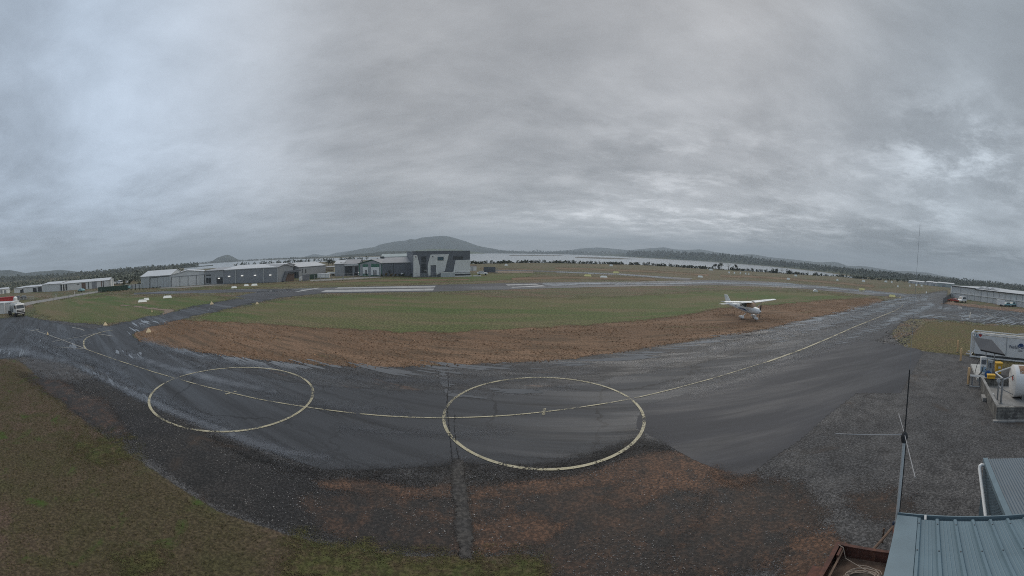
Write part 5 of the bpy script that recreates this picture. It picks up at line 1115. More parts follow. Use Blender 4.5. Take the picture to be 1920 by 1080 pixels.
for x, a, lb in ((1886,140,'pale blue parked car nearest the white box trailer'),(1898,150,'middle pale blue parked car before the long hangar'),(1911,165,'pale blue parked car at the right edge before the long hangar')):
    car(px(x, 574.5), R(a), lb, pb, 'ute' if x == 1898 else 'car', 'pale blue cars before the long hangar', 'car')
r = frame('box_trailer', px(1876,574), R(100), 'white box trailer with one wheel before the long hangar', 'trailer')
b = MB(); b.box(-1.5, 1.5, -.95, .95, .45, 2.3); b.build('body', pw, r, bevel=.05); b = MB(); b.box(-1.35, 1.35, -.953-.03, -.953, .6, 2.15); b.build('side_panel', m_pale, r); lathe_wheel(r, 0, -1.0, .36, .2); lathe_wheel(r, 0, 1.0, .36, .2); b = MB(); b.tube([(1.5,0,.5),(2.6,0,.45)], .05, 6); b.build('drawbar', m_steel, r)
# cars among the sheds
for x, y, a, k, pt, lb in ((215,533.3,0,'car',pw,'white parked car, leftmost of the bright row between the sheds'),(220,533,10,'car',ps,'silver parked car in the bright row between the sheds'),(225,533,0,'van',pw,'white parked van at the right of the bright row between the sheds'),(239.5,531.5,0,'car',pw,'lone white parked car just left of the pale hangar'),(236.5,542.3,20,'ute',pb,'pale blue ute behind the low shrubs before the sheds'),(152.5,547,10,'car',pb,'pale blue car on the road before the long white shed'),
                          (34,561.8,0,'car',pdk,'dark parked car, left one behind the lamp post fence'),(44.5,561.5,5,'car',pdk,'dark parked car, right one behind the lamp post fence'),(6,549.5,15,'car',pw,'white parked car before the leftmost shed'),(16,548.5,10,'car',ps,'silver parked car before the leftmost shed'),
                          (637,515.6,8,'car',pdk,'dark parked car left of the white tank'),(661,515.8,8,'car',ps,'silver parked car right of the white tank'),(668,516.3,-10,'car',pdk,'dark parked car before the glazed shed'),(681,517,0,'car',pw,'white parked car before the green gabled shed'),(720,517.3,0,'car',pw,'white parked car by the corner of the dark wing'),(748,517.2,0,'car',pw,'white parked car half hidden in the planted bed')):
    car(px(x, y), R(a)+math.pi, lb, pt, k)
# white tank between the sheds, open boat like trailer, small container
r = frame('storage_tank', px(648,515.2), R(20), 'white horizontal tank on legs before the glazed shed', 'tank')
b = MB(); b.lathe([(-2.6,.2),(-2.5,.9),(-2.3,1.05),(2.3,1.05),(2.5,.9),(2.6,.2)], (0,0,1.9), (1,0,0)); b.build('shell', m_white, r, smooth=True)
for x in (-1.6, 1.6): b = MB(); b.box(x-.15, x+.15, -.8, .8, 0, 1.1); b.build('saddle', m_grey2, r)
r = frame('trailer', px(625,516), R(12), 'low white trailer on the forecourt beside the cream building', 'trailer'); b = MB(); b.prism([(-3,.6),(-2.7,1.25),(2.4,1.25),(3.2,.6)], -.9, .9, lambda p, d: (p[0], d, p[1])); b.build('body', m_white, r, bevel=.05); lathe_wheel(r, -.3, -.85, .35, .2); lathe_wheel(r, -.3, .85, .35, .2)
r = frame('container', px(606.5,521.5), R(18), 'pale low container on the forecourt behind the wire fence', 'container'); b = MB(); b.box(-2.6, 2.6, -1.1, 1.1, .05, 1.7); b.build('body', m_pale, r, bevel=.04); b = MB(); b.box(-2.2, 2.2, -1.15, -1.103, .3, 1.4); b.build('side_panel', m_white, r)
# parked small jet before the grey shed
r = frame('small_jet', px(586,516.5), R(8), 'small white jet parked before the grey shed', 'aircraft')
b = MB(); b.loft([sec(5.2,1.5,.05,.05), sec(4.4,1.55,.45,.4), sec(3,1.7,.75,.75), sec(-2,1.75,.78,.78), sec(-4.5,1.95,.4,.4), sec(-5.6,2.1,.1,.1)]); b.build('fuselage', m_airw, r, smooth=True)
for s in (1, -1):
    b = MB(); wing(b, .6, -1.2, 2.0, .9, s*.6, s*5.6, 1.25, 1.5, .14); b.build('wing', m_airw, r, smooth=True)
    b = MB(); wing(b, -4.6, -5.4, 1.0, .6, s*.05, s*2, 3.6, 3.6, .08); b.build('tailplane', m_airw, r, smooth=True)
    b = MB(); b.lathe([(-1,.3),(-.9,.42),(.9,.42),(1,.3)], (-2.9, s*1.1, 2.2), (1,0,0), 12); b.build('engine', m_airw, r, smooth=True)
    b = MB(); b.tube([(-.6,s*1.2,1.2),(-.6,s*1.2,.1)], .1, 6); b.build('landing_gear_leg', m_black, r)
b = MB(); b.prism([(-3.6,2.2),(-5.2,2.3),(-5.9,3.75),(-4.9,3.75)], -.08, .08, lambda p, d: (p[0], d, p[1])); b.build('fin', m_airw, r)
b = MB(); b.tube([(3.6,0,1.2),(3.6,0,.1)], .1, 6); b.build('nose_leg', m_black, r)
# dark screens and hedges by the canopy, clutter
f = Face((567.5,527), (580,525.5)); r = f.root('screen', 'dark solid screen standing right of the angular canopy', 'fence'); b = MB(); b.box(0, f.L, -.1, .1, 0, f.at(574,514.5)[1]); b.build('panel', m_dark, r)
f = Face((581,523.5), (601,521.5)); r = f.root('screen', 'low dark green screen below the parked jet', 'fence'); b = MB(); b.box(0, f.L, -.1, .1, 0, f.at(590,513.8)[1]); b.build('panel', mat('green_mesh', (.03,.06,.045), .8), r)
for x, y, lb in ((565.5,524.5,'white drum at the foot of the angular canopy'),(563,526.2,'small white drum at the foot of the angular canopy')):
    r = frame('drum', px(x, y), 0, lb, 'drum'); b = MB(); b.lathe([(0,.5),(.05,.55),(1.2,.55),(1.25,.5)], (0,0,0), (0,0,1), 16); b.build('body', m_white, r, smooth=True); b = MB(); b.lathe([(1.253,.5),(1.3,.48)], (0,0,0), (0,0,1), 16); b.build('lid', m_grey, r)
# wire fences
def wire_fence(a, b_, n, h, label):
    A, B_ = px(*a), px(*b_); f = Face(A, B_); r = f.root('wire_fence', label, 'fence')
    for i in range(n): b = MB(); b.tube([(f.L*i/(n-1),0,0),(f.L*i/(n-1),0,h)], .07, 6); b.build('post', m_steel, r)
    b = MB()
    for z in (.3, h*.5, h*.95): b.tube([(0,.0,z),(f.L,.0,z)], .02, 4)
    b.build('wires', m_steel, r)
wire_fence((590,526.3), (713,520.3), 13, 2.0, 'wire fence with thin posts before the forecourt of the green shed')
wire_fence((780,520.6), (826,519.2), 7, 1.5, 'short wire fence before the dark and white building')
wire_fence((100,563), (190,548.6), 8, 1.1, 'low wire fence along the gravel road on the left')
f = Face((241,542.3), (275,539.8)); r = f.root('panel_fence', 'pale panel fence with dark posts behind the low shrubs', 'fence'); b = MB(); b.box(0, f.L, -.04, .04, .1, 1.75); b.build('panel', m_pale2, r)
for i in range(6): b = MB(); b.box(f.L*i/5-.12, f.L*i/5+.12, -.16*f.sgn if f.sgn > 0 else .043, -.043 if f.sgn > 0 else .16, 0, 1.95); b.build('post', m_dk, r)
f = Face((184,548), (240,543.5)); r = f.root('mesh_fence', 'dark green mesh fence behind the left end of the shrubs', 'fence'); b = MB(); b.box(0, f.L, -.04, .04, 0, 1.9); b.build('mesh_panel', mat('green_mesh', (.03,.06,.045), .8), r)
f = Face((20,563.5), (63,561.8)); r = f.root('rail_fence', 'pale rail fence by the lamp post on the left', 'fence')
for i in range(8): b = MB(); b.tube([(f.L*i/7,0,0),(f.L*i/7,0,1.15)], .05, 5); b.build('post', m_line, r)
for z in (.25, .6, 1.15): b = MB(); b.tube([(0,.0,z),(f.L,.0,z)], .05, 5); b.build('rail', m_line, r)
# lamp posts
def lamp_post(x, y, ytop, label, heads):
    p = px(x, y); f = Face(p, p+Vector((p.y, -p.x, 0)).normalized()); h = f.at(x, ytop)[1]; r = empty('lamp_post', p, math.atan2(-p.x, p.y), label, 'lamp post')
    b = MB(); b.tube([(0,0,0),(0,0,h)], .09, 8, .05); b.build('pole', m_steel, r, smooth=True)
    for s in heads:
        b = MB(); b.tube([(0,0,h-.1),(s*.5,0,h)], .035, 6); a = b.build('arm', m_steel, r); b = MB(); b.box(min(s*.5,s*1.1), max(s*.5,s*1.1), -.2, .2, h-.12, h+.08); b.build('lamp_head', m_line, a)
lamp_post(36.8, 567, 543, 'tall lamp post with pale heads standing behind the truck', (1,))
lamp_post(644.3, 524, 492, 'tall lamp post before the grey windowless shed', (1,-1))
lamp_post(567.5, 526, 503, 'lamp post beside the angular canopy', (1,))
for x, y, lb in ((105.2,557.5,'white marker post beside the gravel road'),(139.5,552,'second white marker post farther along the gravel road')):
    r = frame('marker_post', px(x, y), 0, lb, 'post'); b = MB(); b.tube([(0,0,0),(0,0,1.1)], .09, 8); b.build('post', m_white, r); b = MB(); b.tube([(0,0,1.103),(0,0,1.3)], .10, 8); b.build('cap', m_line, r)

# truck and containers at the left edge
def truck(o, ang):
    r = frame('truck', o, ang, 'white cab over truck with dark grille parked at the left edge', 'truck')
    b = MB(); b.prism([(1.5,.75),(1.5,2.55),(1.75,2.72),(3.15,2.70),(3.38,1.75),(3.42,.75)], -1.12, 1.12, lambda p, d: (p[0], d, p[1])); cb = b.build('cab', pw, r, bevel=.07)
    b = MB(); b._add([(3.40,-1.0,1.72),(3.40,1.0,1.72),(3.22,.95,2.42),(3.22,-.95,2.42),(3.34,-1.0,1.72),(3.34,1.0,1.72),(3.15,.95,2.42),(3.15,-.95,2.42)], [(0,1,2,3),(7,6,5,4),(0,4,5,1),(1,5,6,2),(2,6,7,3),(3,7,4,0)]); b.build('windscreen', m_glass, r)
    b = MB(); b.box(3.425, 3.47, -.95, .95, 1.0, 1.42); b.build('grille', m_black, r)
    b = MB(); b.box(3.43, 3.62, -1.12, 1.12, .5, .82); b.build('bumper', m_black, r, bevel=.03)
    b = MB()
    for y in (-.55, .55): b.tube([(3.68,y,.4),(3.68,y,1.25)], .045, 6)
    for z in (.55, .9, 1.25): b.tube([(3.68,-.8,z),(3.68,.8,z)], .04, 6)
    b.build('bull_bar', m_steel, r)
    for s in (1, -1):
        b = MB(); b.box(3.42, 3.48, s*.86-.16, s*.86+.16, .86, .98); b.build('headlight', m_line, r)
        b = MB(); b.prism([(1.9,1.72),(3.15,1.72),(3.02,2.4),(1.95,2.4)], s*1.125, s*1.15, lambda p, d: (p[0], d, p[1])); b.build('side_window', m_glass, r)
        b = MB(); b.box(3.25, 3.4, s*1.25-.1, s*1.25+.1, 1.75, 2.3); b.build('mirror', m_black, r)
    b = MB(); b.box(-3.4, 1.4, -.45, .45, .62, .85); b.build('chassis', m_black, r)
    b = MB(); b.lathe([(-2.2,.3),(-2.1,.85),(1.9,.85),(2.0,.3)], (-.85,0,1.75), (1,0,0), 20); b.build('tank', m_grey, r, smooth=True)
    for x in (-2.2, -.9, .5): b = MB(); b.box(x-.06, x+.06, -1.0, 1.0, .853, 2.5); b.build('tank_band', m_pale2, r)
    b = MB(); b.box(.95, 1.3, -1.05, 1.05, .86, 2.35); b.build('equipment_box', m_pale2, r)
    b = MB(); b.box(1.9, 2.6, -.5, .5, 2.723, 2.92); b.build('roof_unit', pw, r, bevel=.03)
    for x in (2.55, -1.6, -2.75):
        for s in (1, -1): lathe_wheel(r, x, s*.98, .5, .3)
truck(px(33,592)-Vector((1.2,.2,0)), R(14))
def container(a, b_, h, depth, paint, label, ribs=7):
    f = Face(a, b_); r = f.root('shipping_container', label, 'container'); k = f.sgn
    b = MB(); b.box(0, f.L, *sorted((0, depth*k)), .05, h); b.build('body', paint, r)
    for i in range(ribs+1): u = f.L*i/ribs; b = MB(); b.box(u-.07, u+.07, *sorted((-.07*k, -.003*k)), .1, h-.05); b.build('rib', paint, r)
    for z in (.12, h-.12): b = MB(); b.box(.08, f.L-.08, *sorted((-.09*k, -.073*k)), z-.08, z+.08); b.build('rail', paint, r)
    return r
container(az_at(-28,113)*Vector((1,1,0)), az_at(24.5,113)*Vector((1,1,0)), 2.75, 2.5, m_red, 'red shipping container behind the pale ones at the left edge', 14)
container(px(-22,589.5), px(9,588.6), 2.65, 5, m_pale, 'pale shipping container cut by the left edge', 4)
container(px(10.8,588.2), px(24,587.6), 2.65, 5, m_pale, 'pale shipping container right behind the truck', 4)
r = frame('water_tank', Vector((*az_at(26.5, 100).xy, 0)), 0, 'small white round tank on a stand above the truck', 'tank'); b = MB(); b.tube([(0,0,0),(0,0,1.9)], .25, 8); b.build('stand', m_steel, r); b = MB(); b.lathe([(1.903,.3),(2.0,.6),(3.0,.62),(3.3,.3),(3.35,.02)], (0,0,0), (0,0,1), 16); b.build('shell', m_white, r, smooth=True)

# ---- runway markers: gable boards, pyramids
def gable(x, y, wpx, label, paint, group, h=.55, ang=None, both=True):
    p = px(x, y); D = math.hypot(p.x, p.y); L = wpx*math.radians(HF/960)*D; r = empty('runway_marker', p, (-math.atan2(p.x, p.y) if ang is None else ang), label, 'marker', group)
    e = min(L*.12, .4); hh = max(h, D*.0045)
    b = MB(); b._add([(-L/2,-.5,0),(L/2,-.5,0),(L/2-e,0,hh),(-L/2+e,0,hh),(-L/2,.5,0),(L/2,.5,0)], [(0,1,2,3),(3,2,5,4),(0,3,4),(1,5,2),(0,4,5,1)]); b.build('board', paint, r)
    b = MB(); b.box(-L/2+e, L/2-e, -.03, .03, hh+.003, hh+.05); b.build('ridge', paint, r)
WB = [(267,566,17,'white gable marker, front one of the pair on the left grass'),(274.5,562.8,11,'white gable marker, back one of the pair on the left grass'),(314,558.3,17,'white gable marker right of the pair on the left grass'),(439,540,11,'white gable marker beyond the left end of the taxiway'),(462,536,9,'small white gable marker before the dark hangar'),(477,535.4,12,'long white gable marker before the dark hangar'),
      (949,498,6,'far white marker just right of the windbreak'),(1146,499,7,'far white marker behind the yellow marker in mid field'),(1132,520.2,14,'white marker beside the yellow one in mid field'),(1333,507,7,'far white marker under the sparse shore tree'),(1313,520,10,'white marker beyond the runway above the grass'),
      (1367,512.2,3,'first of the small white markers in a row near the shore'),(1377,513,3,'second of the small white markers in a row near the shore'),(1388,513,2,'third of the small white markers in a row near the shore'),(1398,514.5,3,'fourth of the small white markers in a row near the shore'),(1404,515,2,'fifth of the small white markers in a row near the shore'),(1434,510.5,4,'white marker at the end of the row near the shore'),
      (1492,518,6,'far white marker near the shore beyond the aircraft'),(1478,524.2,6,'white marker a little nearer beyond the aircraft'),(1570,526.2,4,'small white marker far down the field'),(1619,528.2,6,'white marker far down the field before the scrub'),(1661,529.3,6,'far white marker near the end of the field'),(1672,530.2,3,'small far white marker near the end of the field'),(1683.5,538.3,3,'white marker alone near the aerial'),(1706,537,2.5,'small white marker before the far sheds'),(1718,535.8,4,'white marker close before the far sheds'),(1728,537,4,'white marker right of the aerial before the far sheds'),
      (1737,549.8,2.5,'small white marker at the runway end')]
for x, y, w, lb in WB: gable(x, y, w, lb, m_wboard, 'white runway markers')
for x, y, w, lb in ((1155,512,12,'far yellow marker beyond the runway in mid field'),(1102,518,14,'nearer yellow marker beyond the runway in mid field'),(1616,543.4,12,'yellow marker beyond the runway on the right'),(1673,556.3,13,'yellow marker by the taxiway end on the right')): gable(x, y, w, lb, m_yboard, 'yellow runway markers', .7)
r = empty('runway_marker', px(1529,546.6), 0, 'white half round marker on the green strip behind the aircraft', 'marker'); b = MB(); b.prism([(1.1*math.cos(math.pi*i/10), .75*math.sin(math.pi*i/10)) for i in range(11)], -.5, .5, lambda p, d: (p[0]*.8+.6*0, d, p[1])); o_ = b.build('board', m_wboard, r); r.rotation_euler[2] = -math.atan2(1, 1.2)
def pyramid(x, y, wpx, hpx, label, thin=False):
    p = px(x, y); D = math.hypot(p.x, p.y); w = wpx*math.radians(HF/960)*D/2; f = Face(p, p+Vector((p.y,-p.x,0)).normalized()); h = f.at(x, y-hpx)[1]
    r = empty('taxiway_marker', p, -math.atan2(p.x, p.y), label, 'marker', 'triangular taxiway markers')
    b = MB(); b._add([(-w,-w,0),(w,-w,0),(w,w,0),(-w,w,0),(0,0,h)], [(0,3,2,1),(0,1,4),(1,2,4),(2,3,4),(3,0,4)]); b.build('board', m_tri, r)
    b = MB(); b._add([(-w*.38,-w*.86,h*.12),(w*.38,-w*.86,h*.12),(0,-w*.48,h*.5),(-w*.38,-w*.84,h*.12),(w*.38,-w*.84,h*.12),(0,-w*.46,h*.5)], [(0,1,2),(5,4,3),(0,3,4,1),(1,4,5,2),(2,5,3,0)]); b.build('emblem', m_tan, r)
m_tri = mat('cream_marker_paint', (.60,.48,.30), .6, var=.08)
for x, y, w, h, lb in ((278.5,622.5,10,8,'largest cream triangular marker, at the tip of the brown strip'),(197.5,609.5,8,6.5,'cream triangular marker at the corner of the left grass'),(397,570.5,7,6,'cream triangular marker beside the diagonal taxiway'),(482,570,6,5,'cream triangular marker at the far end of the diagonal taxiway'),(285,585,3,6,'small cream marker where the trodden path ends'),(89.5,627.5,4,6,'thin cream cone standing on the taxiway at the left'),(1688,558.6,4,3,'tiny cream marker at the right end of the brown strip')): pyramid(x, y, w, h, lb)

# ---- yard on the right: bollards, fuel container, pump, tank
for i, (x, y, yt, lb) in enumerate(((1795,661,638,'tan bollard farthest back, beside the dry grass'),(1801,678,653,'middle tan bollard near the fuel container'),(1815,722,689,'nearest and tallest looking tan bollard on the gravel'))):
    p = px(x, y); f = Face(p, p+Vector((p.y,-p.x,0)).normalized()); h = f.at(x, yt)[1]; rr = .115
    r = empty('bollard', p, 0, lb, 'bollard', 'tan bollards at the edge of the yard'); b = MB(); b.lathe([(0,rr),(h-.05,rr),(h-.01,rr*.8),(h,rr*.3)], (0,0,0), (0,0,1), 18); b.build('post', m_post, r, smooth=True); b = MB(); b.lathe([(0,rr+.03),(.05,rr+.03),(.06,rr+.005)], (0,0,.02), (0,0,1), 18); b.build('base', m_conc, r, smooth=True)

m_cont = mat('container_white', (.60,.61,.61), .5, var=.04, scale=.6, dirt=(.47,.47,.45), dirt_amt=.35); m_contd = mat('dirty_top', (.36,.355,.33), .8, var=.3, scale=1.5, dirt=(.18,.17,.15), dirt_amt=.6)
N0 = px(1818, 667, .15); N0.z = 0; v2 = Vector((.045, -1, 0)).normalized(); ca = math.atan2(v2.y, v2.x)
f = Face(N0.copy(), N0+v2*12.2); r = frame('fuel_container', N0, ca, 'long white fuel tank container with blue globe emblem, behind the solar panel', 'container')
CL, CD, CH = 12.2, 2.45, 2.72
def bx(name, x0, x1, y0, y1, z0, z1, mm, par=None, bev=0): b = MB(); b.box(x0, x1, y0, y1, z0, z1); return b.build(name, mm, par or r, bevel=bev)
bx('tank_body', .5, CL-.5, .08, CD-.08, .42, CH-.22, m_cont, bev=.04)
b = MB(); b.box(.55, CL-.55, .12, CD-.12, CH-.217, CH-.16); b.build('top_deck', m_contd, r)
for x in (0, CL-.16): 
    for y in (0, CD-.16): bx('corner_post', x, x+.16, y, y+.16, .05, CH, m_cont)
for x in (.02, CL-.14):
    for z in (.06, CH-.16): bx('end_rail', x, x+.12, .163, CD-.163, z, z+.14, m_cont)
bx('end_frame', .14, .497, .4, CD-.4, .5, CH-.4, m_cont)
for y in (0, CD-.14):
    bx('side_rail', .163, CL-.163, y, y+.14, .06, .20, m_cont); bx('side_rail', .163, CL-.163, y, y+.10, CH-.10, CH, m_cont)
bx('skirt', .6, CL-.6, .16, .22, .21, .41, m_dk)
for x in (4.3, 8.2): bx('band', x, x+.06, .03, .078, .42, CH-.15, m_grey2)
for i in range(9): x = .8+i*1.3; bx('hatch_cover', x, x+.7, .9, 1.6, CH-.157, CH-.06, m_contd)
b = MB()
for x in (5.6, 7.6, 9.6, 11.4): b.tube([(x,.5,CH-.16),(x,.5,CH+.35)], .025, 6)
b.tube([(5.6,.5,CH+.35),(11.4,.5,CH+.35)], .025, 6); b.build('handrail', m_line, r)
bx('valve_box', -.5, -.02, .1, .3, .25, .37, m_line); bx('valve_box', -.45, -.02, 1.2, 1.5, .3, .42, m_line)
# emblem and lettering on the near side
def on_side(x, y): s_, z_ = f.at(x, y); return s_, z_
s0, z0 = on_side(1891.5, 653); s1, z1 = on_side(1891.5, 645.5)
m_ltr = mat('dark_blue_lettering', (.03,.05,.10), .5)
gx, gz = on_side(1914.3, 650.5); gr = .36
text(r, 'lettering', 'World', (z1-z0)*1.28, (s0, .06, z0), (R(90),0,0), m_ltr, .012); lt_ = [o for o in r.children if o.name.startswith('lettering')][-1]; wd_ = max(v.co.x for v in lt_.data.vertices); lt_.scale = ((gx-gr-.06-s0)/wd_, 1, 1)
b = MB(); b.prism([(gx+gr*math.cos(2*math.pi*i/28), gz+gr*math.sin(2*math.pi*i/28)) for i in range(28)], .035, .078, lambda p, d: (p[0], d, p[1])); em = b.build('globe_emblem', m_navy, r)
text(em, 'lettering', 'Fuel', .36, (gx-.28, .028, gz-.16), (R(90),0,0), m_cont, .006); text(r, 'lettering', 'SERVICES', .13, (gx-.3, .05, gz-gr-.14), (R(90),0,0), m_ltr, .006)
b = MB(); b.prism([(gx-gr*1.02,gz-.1),(gx-gr*.3,gz-gr*.98),(gx+gr*1.05,gz-.25),(gx+gr*.2,gz-gr*.55)], .022, .034, lambda p, d: (p[0], d, p[1])); b.build('swoosh', m_cont, em)
dx_, dz_ = on_side(1838.3, 628); q = .25
b = MB(); b.prism([(dx_-q*1.25,dz_),(dx_,dz_-q*1.25),(dx_+q*1.25,dz_),(dx_,dz_+q*1.25)], .055, .078, lambda p, d: (p[0], d, p[1])); sg = b.build('hazard_sign', m_white, r)
b = MB(); b.prism([(dx_-q,dz_),(dx_,dz_-q),(dx_+q,dz_),(dx_,dz_+q)], .045, .054, lambda p, d: (p[0], d, p[1])); b.build('red_diamond', m_red, sg)
ax_, az_ = on_side(1830.5, 628); b = MB()
for k_, (u_, w_) in enumerate(((-.3,.1),(-.1,.24),(.12,.3))): b.prism([(ax_+u_,az_-w_),(ax_+u_+.16,az_-w_),(ax_+u_+.24,az_+.28),(ax_+u_+.1,az_+.28)], .06-.001*k_, .078, lambda p, d: (p[0], d, p[1]))
b.build('logo', mat('faded_blue_paint', (.16,.22,.28), .6), r)

# axes of the near buildings and of the tank bund
U = Vector((.9525, .3045, 0)); Vv = Vector((.3045, -.9525, 0)); ua = math.atan2(Vv.y, Vv.x)
# local frame: x along Vv (to the right in the picture), y along U (away)
B0 = px(1867, 789); r = frame('tank_bund', B0, ua, 'stained concrete block bund wall around the white tank', 'bund wall')
LW = 6.95; FW = 6.0; hw_ = .88
m_blk = bpy.data.materials.new('stained_blockwork'); m_blk.use_nodes = True
def _blk():
    t = NT(m_blk.node_tree); bs = t.n['Principled BSDF']; tc = t.new('ShaderNodeTexCoord').outputs['Object']
    sp = t.new('ShaderNodeSeparateXYZ'); t.l.new(tc, sp.inputs[0]); cm = t.new('ShaderNodeCombineXYZ'); t.l.new(t.math('ADD', sp.outputs[0], sp.outputs[1]), cm.inputs[0]); t.l.new(sp.outputs[2], cm.inputs[1])
    br = t.new('ShaderNodeTexBrick', ins={'Color1': (.17,.165,.15,1), 'Color2': (.24,.23,.205,1), 'Mortar': (.11,.105,.10,1), 'Scale': 1.0, 'Mortar Size': .012, 'Brick Width': .4, 'Row Height': .2, 'Bias': 0.0}); t.l.new(cm.outputs[0], br.inputs['Vector'])
    st = t.noise(t.mapping(tc, scale=(1,1,.5)), 2.6, 8, .7, .6); c = t.mix(t.math('MULTIPLY', t.ramp(st, .42, .6), .8), br.outputs['Color'], (.055,.052,.05)); c = t.mix(t.math('MULTIPLY', t.ramp(t.noise(tc, 3.7, 6, .7), .58, .68), .7), c, (.34,.32,.28))
    t.l.new(c, bs.inputs['Base Color']); bs.inputs['Roughness'].default_value = .85
    b_ = t.new('ShaderNodeBump', ins={'Strength': .8, 'Distance': .02}); t.l.new(t.math('ADD', br.outputs['Fac'], t.math('MULTIPLY', st, -1.5)), b_.inputs['Height']); b_.inputs['Strength'].default_value = .6; t.l.new(b_.outputs[0], bs.inputs['Normal'])
_blk()
bx('side_wall', 0, .22, .223, LW, 0, hw_, m_blk); bx('front_wall', 0, FW, 0, .22, 0, hw_, m_blk); bx('back_wall', .223, FW, LW-.22, LW, 0, hw_, m_blk)
bx('end_wall', FW+.003, FW+.22, 0, LW, 0, hw_, m_blk)
bx('floor', .223, FW, .223, LW-.223, .02, .30, m_conc); bx('footing', -.22, FW+.3, -.28, -.003, -.02, .10, m_conc, bev=.02); bx('footing', -.30, -.003, 3.6, 4.5, 0, .28, m_conc, bev=.03); bx('coping', .003, .217, .23, LW-.01, hw_+.003, hw_+.03, m_conc)
# tank
r = frame('fuel_tank', B0, ua, 'big white horizontal fuel tank with rust stain and red diamond sign', 'tank'); TR = 1.16
d_ = Vector([float(v) for v in ray(1898, 714)]); t_ = (1.47-CAM_H)/d_.z; tc_ = Vector((0,0,CAM_H))+d_*t_; l_ = tc_-B0; tx, ty = l_.dot(Vv), l_.dot(U)
m_tank = mat('tank_white', (.62,.62,.61), .45, var=.05, scale=.8, dirt=(.30,.17,.09), dirt_amt=.35)
b = MB(); b.lathe([(0,.02),(0.001,TR*.97),(.03,TR),(.09,TR),(.11,TR*.995),(4.6,TR*.995),(4.62,TR),(4.68,TR),(4.7,TR*.97),(4.701,.02)], (tx,ty,1.47), (1,0,0), 48); b.build('shell', m_tank, r, smooth=True)
b = MB(); b.prism([(ty+(TR+.006)*math.sin(a), 1.47+(TR+.006)*math.cos(a)) for a in [R(-50+i*3) for i in range(15)]]+[(ty+(TR-.01)*math.sin(a), 1.47+(TR-.01)*math.cos(a)) for a in [R(-8-i*3) for i in range(15)]], tx+.35, tx+2.2, lambda p, d: (d, p[0], p[1]))
m_stain = ground_mat('rust_stain', [(.24,.13,.07),(.32,.20,.12),(.18,.09,.05)], big=.8, mid=3, fine=9, wear=.50); b.build('rust_stain', m_stain, r)
for x in (tx+.8, tx+3.7): b = MB(); b.box(x-.15, x+.15, ty-.8, ty+.8, .303, .62); b.build('saddle', m_conc, r)
def diamond(r, x, y, z, q, par=None):
    b = MB(); b.prism([(y-q*1.2,z),(y,z-q*1.2),(y+q*1.2,z),(y,z+q*1.2)], x-.02, x-.003, lambda p, d: (d, p[0], p[1])); s = b.build('hazard_sign', m_white, r); b = MB(); b.prism([(y-q,z),(y,z-q),(y+q,z),(y,z+q)], x-.03, x-.021, lambda p, d: (d, p[0], p[1])); b.build('red_diamond', m_red, s)
diamond(r, tx, ty-.15, 1.72, .21)
# pipework between tank and pump
r = frame('pipework', B0, ua, 'galvanised valve pipes standing in the bund beside the tank', 'pipes')
def loc(x, y, z): q = px(x, y, z)-Vector((B0.x, B0.y, 0)); return Vector((q.dot(Vv), q.dot(U), z))
def pipe(name, pts, rad, mm=None, n=8): b = MB(); b.tube(pts, rad, n); return b.build(name, mm or m_steel, r, smooth=True)
p1 = loc(1870, 749, .32); p2 = loc(1876.5, 756, .32)
pipe('riser', [p1, p1+Vector((0,0,1.35)), p1+Vector((.0,.1,1.5))], .06); pipe('riser', [p2, p2+Vector((0,0,1.75))], .075); pipe('cross_pipe', [p1+Vector((.02,0,1.0)), p2+Vector((-.02,0,1.0))], .05)
pipe('tank_pipe', [p2+Vector((0,0,1.6)), Vector((tx-.02, ty-.3, 1.95))], .05); pipe('tank_pipe', [p2+Vector((0,.0,1.72)), p2+Vector((-.4,.8,1.9)), Vector((tx+.3, ty+1.3, 2.2))], .06, m_line); pipe('hose', [p1+Vector((0,0,1.1)), p1+Vector((.5,.3,.6)), Vector((tx-.02, ty-.5, .62))], .03, m_steel)
b = MB(); b.lathe([(-.03,.12),(-.03,.15),(.03,.15),(.03,.12)], p1+Vector((-.02,-.02,1.35)), (0,1,0), 14); b.build('valve_wheel', m_line, r); b = MB(); b.box(p2.x-.12, p2.x+.12, p2.y-.12, p2.y+.12, .30, .34); b.build('base_plate', m_steel, r); bx('pump_block', p1.x-.45, p1.x-.15, p1.y+.4, p1.y+.8, .303, .55, m_line)
# pump cabinet
C0 = px(1846, 702, .25); r = frame('fuel_pump', (C0.x, C0.y, 0), ua, 'pale fuel pump cabinet with hoses under the solar panel', 'fuel pump')
bx('cabinet', -.45, .15, 0, .55, .25, 1.75, m_white, bev=.03); bx('screen', -.38, .08, -.03, -.003, 1.15, 1.55, m_dark); bx('cabinet', .28, .75, .1, .5, .25, 1.5, m_pale2, bev=.02); bx('blue_panel', -.4, .1, -.02, -.003, .45, .9, mat('pale_blue_panel', (.30,.42,.52), .5))
bx('meter', .32, .7, .02, .097, .9, 1.3, m_grey2)
pipe('hose', [(-.5,.2,1.5),(-.75,.1,1.2),(-.95,-.2,.55),(-1.0,-.5,.3),(-.7,-.6,.28),(-.4,-.3,.4),(-.2,-.05,.7)], .03, m_black); pipe('hose', [(-.2,-.04,1.0),(-.35,-.35,.6),(-.7,-.7,.35),(-1.15,-.9,.3)], .03, m_black); pipe('hose', [(.5,.0,1.3),(.45,-.25,.8),(.2,-.5,.5),(.0,-.2,.75)], .028, m_black)
pipe('pipe', [(.85,.3,.25),(.85,.3,1.3),(.85,.3,1.45),(.6,.3,1.5)], .05); pipe('pipe', [(1.0,.6,.25),(1.0,.6,1.6)], .04)
